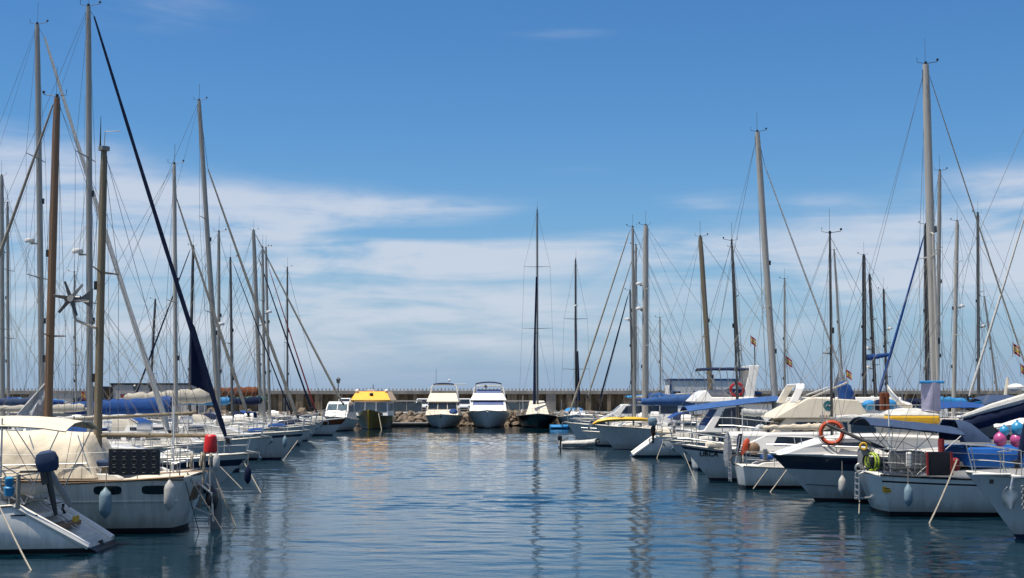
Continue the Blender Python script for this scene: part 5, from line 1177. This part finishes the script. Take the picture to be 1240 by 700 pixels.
v_ = MB().loft([[(c[0] + w_ * math.cos(a), w_ * .7 * math.sin(a), c[1]) for a in [2 * PI * j / 9 for j in range(9)]] for c, w_ in (((-.1, -.5), .04), ((-.02, -.2), .08), ((.03, .15), .09), ((.06, .3), .07))]).build('rolled_jacket', NVC, None, True)
v_.location = b.w((sx + .08, .45, 1.66)); tag(v_, 'dark blue rolled jacket hanging beside the orange life vest', 'jacket')
v_ = MB().ball((0, 0, 0), (.25, .16, .23), 12, 8).build('straw_bag', TEAK, None, True); v_.location = b.w((sx + .62, .4, 1.42)); tag(v_, 'round straw coloured bag hanging beside the orange life vest', 'bag')
rope([b.w((lx(b, 921), near_y(b, 1.22), .72)), P(912, 592, 50.6)], 'pale rope from the small sailing boat, left of two', .02)
rope([b.w((lx(b, 944), near_y(b, 1.24), .72)), P(929, 601, 49.6)], 'pale rope from the small sailing boat, right of two', .02)

# tall masted yacht behind the navy banded cruiser
b = Boat('sailing_yacht', 'yacht with the tallest thick silver mast on the right and a yellow raft aft', 'sailing yacht', GR, 49.0, 992, 'R', 'stern', L=11.6, B=3.0, f=(1.1, 1.05, 1.35), rake=1.2, hull=HW)
b.roof(-.6, 4.0, 2.2, .5); b.cockpit(-4.6, -1.0); b.rails()
b.mast((1133, 500), (1121, 78), r=.15, m=MWHT, spread=(.51,), boom=(3.6, 2.6, 0, ALU, .2, SAILW), furl=((1127, 96), (1268, 520), .035, SAILT), wires=6)
F = b.F
MB().tube([F(3.2) + Vector((0, -.35, 0)), F(9.0) + Vector((0, -.32, 0)), F(9.1)], .05, 6).build('spinnaker_pole', MWHT, b.r)
x0_, x1_ = lx(b, 1070), lx(b, 1130)
fr = MB()
for xx in (x0_ + .2, x1_ - .2):
    fr.tube([(xx, -1.2, 1.1), (xx, -1.0, 2.38), (xx, 1.0, 2.38), (xx, 1.2, 1.1)], .025, 6)
fr.build('stern_gantry', SS, b.r, True)
rf = empty('life_raft', b.w(((x0_ + x1_) / 2, 0, 2.41)), 0, 'yellow raft with pale clear cover lying on a gantry beside the tallest mast', 'raft')
MB().box((0, 0, .16), (1.75, 1.5, .28)).build('base', YELD, rf, bevel=.08)
MB().loft([[(x, .72 * math.cos(a), .3 + h_ * max(0, math.sin(a))) for a in [PI * j / 8 for j in range(9)]] for x, h_ in ((-.86, .05), (-.7, .18), (-.2, .25), (.3, .24), (.7, .16), (.86, .05))], closed=True).build('cover', FENW, rf, True)
tw_ = b.lp(1121, 463); 
g = [[(tw_[0] + (-.33 + .66 * u) + .0, -.6 + .05 * math.sin(u * 7 + t * 2), tw_[1] - .98 * t + .02 * math.sin(u * 5)) for u in [i / 8 for i in range(9)]] for t in [i / 8 for i in range(9)]]
g = [[tuple(b.w(p)) for p in row] for row in g]
o = MB().sheet(g, .015).build('hanging_towel', LIL, None, True); tag(o, 'lilac towel hanging on a line beside the tallest right mast', 'towel')
o = MB().tube([b.w((tw_[0] - .4, -.6, tw_[1])), b.w((tw_[0] + .45, -.6, tw_[1]))], .05, 6).build('towel_line', CYAN, None, True); tag(o, 'bright blue rolled cloth on the line above the lilac towel', 'cloth')

# navy banded cruiser
b = Boat('cabin_cruiser', 'sleek white motor cruiser with broad navy band and an orange lifebuoy on its rail', 'motor boat', GR, 45.4, 930, 'R', 'bow', L=10.8, B=3.4, f=(1.35, 1.4, 1.52), rake=1.45, flare=.25, hull=HG, stripe=(.66, .97), sm=NAVY, boot=ANTI, tw=.9, railm=W)
yn = near_y(b, 1.2); X = lambda px: lx(b, px, yn)
house(b, [(-2.2, 1.4), (X(945), 1.5), (X(975), 1.78), (X(1005), 2.02), (X(1035), 2.12), (X(1075), 2.15), (-2.2, 2.0)], 2.9, .35, 1.45, name='cabin_trunk', m=W, narrow=.16, xn=1.0,
      sidewin=[[(X(1012), 1.75), (X(1018), 1.9), (X(1055), 1.92), (X(1055), 1.75)]])
house(b, [(-3.6, 1.9), (-.4, 2.05), (-1.2, 2.55), (-1.35, 2.55), (-1.6, 2.2), (-3.6, 2.1)], 2.8, .3, 1.95, name='cockpit_screen', m=GLS)
bowrail(b, 1.0, .55); b.hatch(3.1, z=1.86); b.ports([X(1028), ], 1.28, w=.45, h=.12, m=NVC)
b.bimini(-4.6, -1.4, 2.5, 2.7, W, camber=.2, legs=True)
lifebuoy(b.w((X(1005), near_y(b, 1.35), 2.22)), (.25, 1, .0), 'orange lifebuoy with grab line on the rail of the navy banded cruiser', .33)
MB().tube([(b.hx(.5, .35), near_y(b, b.half(.5, .35) + .02), .35), (b.L / 2 - 1.1, near_y(b, .25), .55)], .012, 5).build('hull_line', BLK, b.r)

# white yacht stern near right
b = Boat('sailing_yacht', 'white yacht stern with black sheer line, blue cockpit cover, and dark gear on its rail', 'sailing yacht', GR, 41.0, 1048, 'R', 'stern', L=12.8, B=3.8, f=(1.13, 1.02, 1.5), rake=1.3, st=.35, tw=.72, hull=HW, stripe=(.82, .87), sm=BLK, boot=ANTI, railm=BLK)
yn = near_y(b, 1.6); X = lambda px: lx(b, px, yn); XC = lambda px: lx(b, px)
b.roof(.2, 4.4, 2.4, .5); b.cockpit(-5.2, -2.0); b.rails(h=.75)
b.mast((1345, 500), (1335, -60), r=.12, m=ALU, spread=(.45, .7), boom=(4.55, 3.6, -1.25, ALU, .44, NVC), wires=6)
MB().tube([(XC(1160), -.05, 2.72), (XC(1200), -.05, 3.02), (XC(1255), -.02, 3.38)], [.05, .12, .16], 8).build('loose_sail', SAILW, b.r, True)
b.bimini(XC(1040), XC(1150), 2.55, 2.6, NVC2, camber=.22, drop=.02, lift=-.28, feet=XC(1090), zdeck=1.1)
fr = MB()
for a_, c_ in ((1046, 1075), (1062, 1100), (1095, 1060), (1120, 1088), (1130, 1150)): fr.tube([(XC(a_), 1.25, 2.45), (XC(c_), 1.3, 1.45)], .011, 5)
fr.tube([(XC(1052), 1.3, 1.62), (XC(1150), 1.3, 1.55)], .012, 5); fr.build('awning_stay', ALUD, b.r)
b.sprayhood(XC(1148), NVC2, h=.62, l=.9, w=2.0, z=2.05)
MB().box(((XC(1152) + XC(1300)) / 2, .15, 1.62), (XC(1300) - XC(1152), 2.7, .58)).build('cockpit_cover', BLUE2, b.r, bevel=.18)
o = MB().box(((X(1120) + X(1149)) / 2, near_y(b, 1.68), 1.48), (X(1149) - X(1120), .06, .66)).build('dark_panel', BLK, b.r, bevel=.02)
for xx in (X(1120), X(1149)): MB().tube([(xx, near_y(b, 1.70), 1.16), (xx, near_y(b, 1.70), 1.80)], .04, 6).build('red_edging', REDD, o, True)
MB().box((X(1156), near_y(b, 1.5), 1.45), (.24, .22, .36)).build('red_bag', REDD, b.r, bevel=.08)
MB().tube([(X(1141), near_y(b, 1.4), 1.75), (X(1141), near_y(b, 1.4), 2.15)], .09, 8).build('rail_lamp', REDD, b.r, True)
net = MB()
for i in range(14): xx = X(1062) + (X(1118) - X(1062)) * i / 13; net.tube([(xx, near_y(b, 1.62), 1.14), (xx + .02, near_y(b, 1.62), 1.84)], .007, 4)
for z in (1.24, 1.36, 1.48, 1.6, 1.72): net.tube([(X(1062), near_y(b, 1.62), z), (X(1118), near_y(b, 1.62), z)], .007, 4)
net.build('rail_netting', ALUD, b.r)
MB().box((XC(1095), -.2, 1.5), (1.0, .8, .55)).build('folded_awning', BEIG2, b.r, bevel=.15)
MB().box((X(1075), 1.2, 1.5), (.3, .5, .6)).build('fuel_box', GREY, b.r, bevel=.08)
for dx_, m_ in ((0, LIME), (.09, LIME), (.2, BLK), (-.1, BLK)):
    MB().ring((X(1054) + dx_, near_y(b, 1.5) + dx_ * .3, 1.52), .24 if m_ is LIME else .2, .028, 16, 6, (1, .4, .0)).build('hose_coil', m_, b.r, True)
MB().ring((X(1046), near_y(b, 1.45), 1.95), .09, .03, 12, 6, (.2, 1, 0)).build('yellow_line', YELD, b.r, True)
pl = MB().tube([P(1001, 514, 42.2), P(1075, 546, 40.0)], [.045, .06], 8).build('boat_hook', RUB, None, True); tag(pl, 'black covered pole sloping over the stern of the white yacht', 'pole')
vg = MB(); sx = -b.L / 2
for y_ in (.1, .55): vg.tube([(sx + .1, y_, 1.2), (sx - .22, y_, 1.1), (sx - .25, y_, .35)], .03, 6)
for z in (.45, .62, .80, .97): vg.tube([(sx - .24, .1, z), (sx - .24, .55, z)], .028, 6)
vg.tube([(sx - .3, .3, .38), (sx + .2, .3, .40)], .035, 6); vg.ring((sx - .15, .3, 1.25), .14, .03, 12, 6, (0, 1, 0)); vg.build('stern_ladder', SS, b.r, True)
MB().box((X(1075), near_y(b, b.side(X(1075), .75) + .006), .74), (.24, .02, .17)).build('sticker', YELD, b.r)
for k in range(2): MB().box((X(1076), near_y(b, b.side(X(1075), .75) + .012), .70 + .07 * k), (.17, .02, .02)).build('sticker_line', BLK, b.r)
rope([b.w((X(1153), near_y(b, 1.9), 1.6)), P(1113, 657, 36.9)], 'long pale rope from the near right stern slanting down to the water', .022, sag=.10)
rope([b.w((XC(1052), 1.3, .3)), P(1040, 622, 39.5)], 'short rope below the near right stern ladder', .014)

# nearest right bow
b = Boat('sailing_yacht', 'pale grey bow with steel anchor at the right edge of view', 'sailing yacht', GR, 33.4, 1166, 'R', 'bow', L=11.5, B=3.6, f=(1.2, 1.15, 1.53), rake=1.15, hull=HG, anti=ANTIB, boot=NAVY)
b.roof(-2.4, 3.0, 2.3, .5); b.cockpit(-5, -2.6); b.rails(h=.62)
b.mast((1420, 500), (1405, -190), r=.11, m=ALU, spread=(.45, .7), furl=((1395, -150), (1233, 562), .10, NVC), wires=6, boom=(4, 2.7, 0, ALU, .25, BLUE))
X = lambda px: lx(b, px)
MB().box((X(1190), near_y(b, .5), 1.53), (.9, .07, .05)).build('bow_platform', W, b.r, bevel=.02)
MB().box((X(1190), near_y(b, .46), 1.36), (.10, .02, .10)).build('fairlead', BLK, b.r)
an = empty('anchor', (0, 0, 0), 0, None, None); an.parent = b.r; an.location = (X(1206), near_y(b, .62), 1.12)
fl = []
for t in [i / 6 for i in range(7)]:      # plough shaped blade: two curved wings meeting in a point
    w_ = .02 + .17 * math.sin(PI * min(1, .15 + t * .75)); zc = -.34 + .46 * t
    fl.append([(-w_, .10 + .10 * t, zc + .06 * (w_ / .19)), (-w_ * .5, .17, zc), (0, .22 - .08 * t, zc - .03), (w_ * .5, .17, zc), (w_, .10 + .10 * t, zc + .06 * (w_ / .19))])
MB().sheet(fl, .02).build('fluke', SS, an, True)
MB().tube([(0, .14, -.12), (-.02, .16, .12), (-.10, .06, .34), (-.5, .0, .36)], .028, 6).build('shank', SS, an, True)
ch = MB()
for i in range(8): ch.ring((X(1222), near_y(b, .72), 1.25 - i * .07), .035, .011, 8, 4, (1, 0, 0) if i % 2 else (0, 1, 0))
ch.build('anchor_chain', GREY, b.r)
MB().tube([(X(1210), near_y(b, .35), 1.55), (X(1200), near_y(b, .4), 2.05), (X(1215), near_y(b, .45), 2.08)], .02, 6).build('bow_step', SS, b.r, True)
for i, (px, py, m_, lb) in enumerate([(1211, 532, PINK, 'pink round buoy at the right edge, left one of the pink pair'), (1231, 533, PINK, 'pink round buoy at the right edge, right one of the pink pair'),
                                     (1216, 522, CYR, 'smaller blue round buoy above the pink ones'), (1232, 519, CYR, 'larger blue round buoy above the pink ones')]):
    c = P(px, py, 34.6 + .2 * (i % 2)); o = MB().lathe([(.02, -.21), (.10, -.18), (.165, -.1), (.185, 0), (.16, .1), (.08, .18), (.035, .2), (.03, .25)], (0, 0, 0), 16).build('round_buoy', m_, None, True)
    o.scale = (.86, .86, .86) if i != 2 else (.65, .65, .65); o.location = c; tag(o, lb, 'buoy', 'coloured buoys tied to the near right bow'); MB().tube([(0, 0, .22), (.03, .02, -.55)], .008, 4).build('line', ROPE, o)

# ================================================================ berths behind the right pier
for (d, tip, end, L, mm, r_, ba, to, fu, bo, ra, lab, spd) in [
 (68.0, 1162, 'bow', 11.5, ALU, .12, (1292, 480), (1272, 150), ((1258, 205), (1173, 482), .07, SAILW), (4.4, 3, 0, ALU, .3, BLUE), None, 'yacht whose pale furled headsail rises out of view at the right edge', (.5,)),
 (81.0, 1078, 'stern', 11, ALU, .12, (1135, 480), (1138, 207), None, (3, 3, 0, ALU, .3, NVC), None, 'yacht with grey mast standing just right of the tallest right mast', (.45, .7)),
 (88.0, 1045, 'bow', 11.5, MDRK, .14, (1123, 478), (1121, 272), ((1119, 285), (1064, 478), .10, BLUE), (4, 3, 0, ALU, .35, CYAN), None, 'yacht with black mast and royal blue furled headsail leaning left', (.4, .7)),
 (95.0, 1062, 'bow', 11.5, MWHT, .15, (1155, 480), (1159, 268), None, (4, 3, 0, ALU, .3, NVC), [(371, -1)], 'yacht with pale mast, short crossbar at its head, right of the tallest mast', (.45, .8)),
 (101.5, 985, 'bow', 11, MDRK, .15, (1047, 478), (1046, 309), None, (1.9, 6.1, .35, ALU, .26, BLUE), None, 'yacht with thick black mast, leftmost of the black trio', (.5,)),
 (108.0, 972, 'bow', 11.5, MDRK, .13, (1060, 478), (1053, 333), None, None, [(422, 1), (445, 1)], 'yacht with black mast carrying a radome, middle one of the black trio', (.4, .7)),
 (114.5, 980, 'bow', 11.5, MDRK, .11, (1074, 478), (1070, 351), None, None, [(398, -1)], 'yacht with short black mast, rightmost of the black trio', (.35, .6)),
 (121.0, 915, 'bow', 10, ALU, .09, (950, 476), (950, 338), None, (3.4, 3, 0, ALU, .3, BLUE), None, 'yacht with slim grey mast right of the long blue awning mast', (.5, .75)),
 (127.0, 955, 'bow', 11, ALU, .10, (1021, 476), (1010, 303), None, None, None, 'yacht with leaning grey mast beside the white headsail corner', (.5,)),
 (111.0, 1130, 'bow', 12, ALUD, .13, (1185, 478), (1184, 258), None, (4, 3.0, 0, ALU, .3, BLUE), [(395, -1)], 'yacht with tall dark mast near the right edge, far away', (.35, .62)),
 (134.0, 1160, 'bow', 12, ALU, .10, (1208, 478), (1192, 360), None, None, None, 'yacht with short pale leaning mast farthest away near the right edge', (.5,)),
 (127.5, 850, 'bow', 11, MDRK, .09, (897, 478), (887, 300), None, None, None, 'yacht with thin black mast close behind the slim dark one', (.5,))]:
    b = Boat('sailing_yacht', lab, 'sailing yacht', GRB, d, tip, 'R', end, L=L, B=3.5, f=(1.15, 1.1, 1.45), rake=1.2, hull=rnd.choice([HW, HW, HG]))
    b.roof(-L * .2, L * .28, 2.4, .55, fs=1.6); b.cockpit(-L * .42, -L * .22); b.rails(); b.sprayhood(-L * .26, rnd.choice([NVC, BLUE, CYAN]))
    b.mast(ba, to, r=r_, m=mm, spread=spd, furl=fu, boom=bo, radar=ra, wires=6)
b = Boat('motor_yacht', 'white motor yacht with dark slate hardtop and white radar mast near the right edge', 'motor yacht', GRB, 75.0, 1168, 'R', 'bow', L=12, B=3.9, f=(1.3, 1.3, 1.7), rake=1.2, flare=.3, hull=HW)
X = lambda px: lx(b, px)
house(b, [(-5, 1.3), (4.2, 1.5), (3.0, 1.9), (1.8, 2.85), (-5, 2.9)], 3.3, .15, 1.3, front=((3.0, 1.92), (1.85, 2.8)), sidewin=[[(-4.2, 1.95), (2.0, 1.95), (1.4, 2.7), (-4.2, 2.7)]])
b.bimini(X(1240), X(1180), 3.15, 3.2, NVC2, camber=.32, drop=.2, feet=X(1212), zdeck=2.8); bowrail(b, 1)
MB().tube([(X(1218), 0, 3.3), (X(1221), 0, 4.4)], [.14, .07], 8).build('radar_mast', CRM, b.r, True); MB().ball((X(1229), .2, 3.85), (.45, .4, .22), 10, 7).build('radome', W, b.r, True)
b = Boat('motor_yacht', 'white motor yacht behind the masts at centre right, low beside the far wall', 'motor yacht', GRB, 88, 1125, 'R', 'bow', pos=(33.5, 126), rz=PI, L=12, B=4, f=(1.3, 1.3, 1.7), rake=1.2, flare=.3, hull=HW)
house(b, [(-5, 1.3), (4.2, 1.5), (3.0, 1.9), (1.8, 2.85), (-5, 2.9)], 3.3, .15, 1.3, front=((3.0, 1.92), (1.85, 2.8)), sidewin=[[(-4.2, 1.95), (2.0, 1.95), (1.4, 2.7), (-4.2, 2.7)]])
house(b, [(-4, 2.9), (2.0, 2.9), (1.0, 3.5), (.8, 3.5), (.6, 3.1), (-4, 3.1)], 3.0, .3, 2.9, name='flybridge'); bowrail(b, 1)

# flags
for (px, py, Y, s, lab) in [(909, 412, 70, .36, 'small Spanish flag high on the halyard left of the leaning silver mast'), (952, 437, 92, .5, 'Spanish flag flying low between the masts at centre right'),
                            (1226, 422, 62, .42, 'Spanish flag hanging limp near the right edge, upper of two'), (1236, 447, 60, .36, 'Spanish flag at the right edge, lower of two'),
                            (1025, 453, 61, .32, 'Spanish flag beside the tall blue helm cover'), (98, 478, 80, .36, 'Spanish flag low between the left masts')]:
    flag(P(px, py, Y), lab, s)
for nm, (px, py, Y), lab in [('flag_pole', (1229, 480, 61.2), None)]: pass

for (px, py, Y, m_, what) in [(1020, 588, 43.6, FENW, 'white fender on the navy banded cruiser, near its middle'), (1100, 600, 38.95, FEND, 'blue grey fender on the side of the near white stern at right'),
                              (985, 545, 55.4, FENW, 'white fender squeezed behind the navy banded bow'), (905, 536, 73.9, FENW, 'white fender on the large white flybridge yacht'),
                              (300, 575, 48.2, NVC, 'navy fender under the navy striped bow'), (262, 560, 48.3, FENW, 'white fender on the navy striped yacht'),
                              (345, 535, 74.1, FEND, 'grey fender on the yacht with perforated toe rail'), (835, 545, 70.0, FENW, 'white fender on the yacht with the hook emblem')]:
    c = P(px, py, Y); c.z = max(c.z, .45)
    fender(c, m_, what, .5, .12)
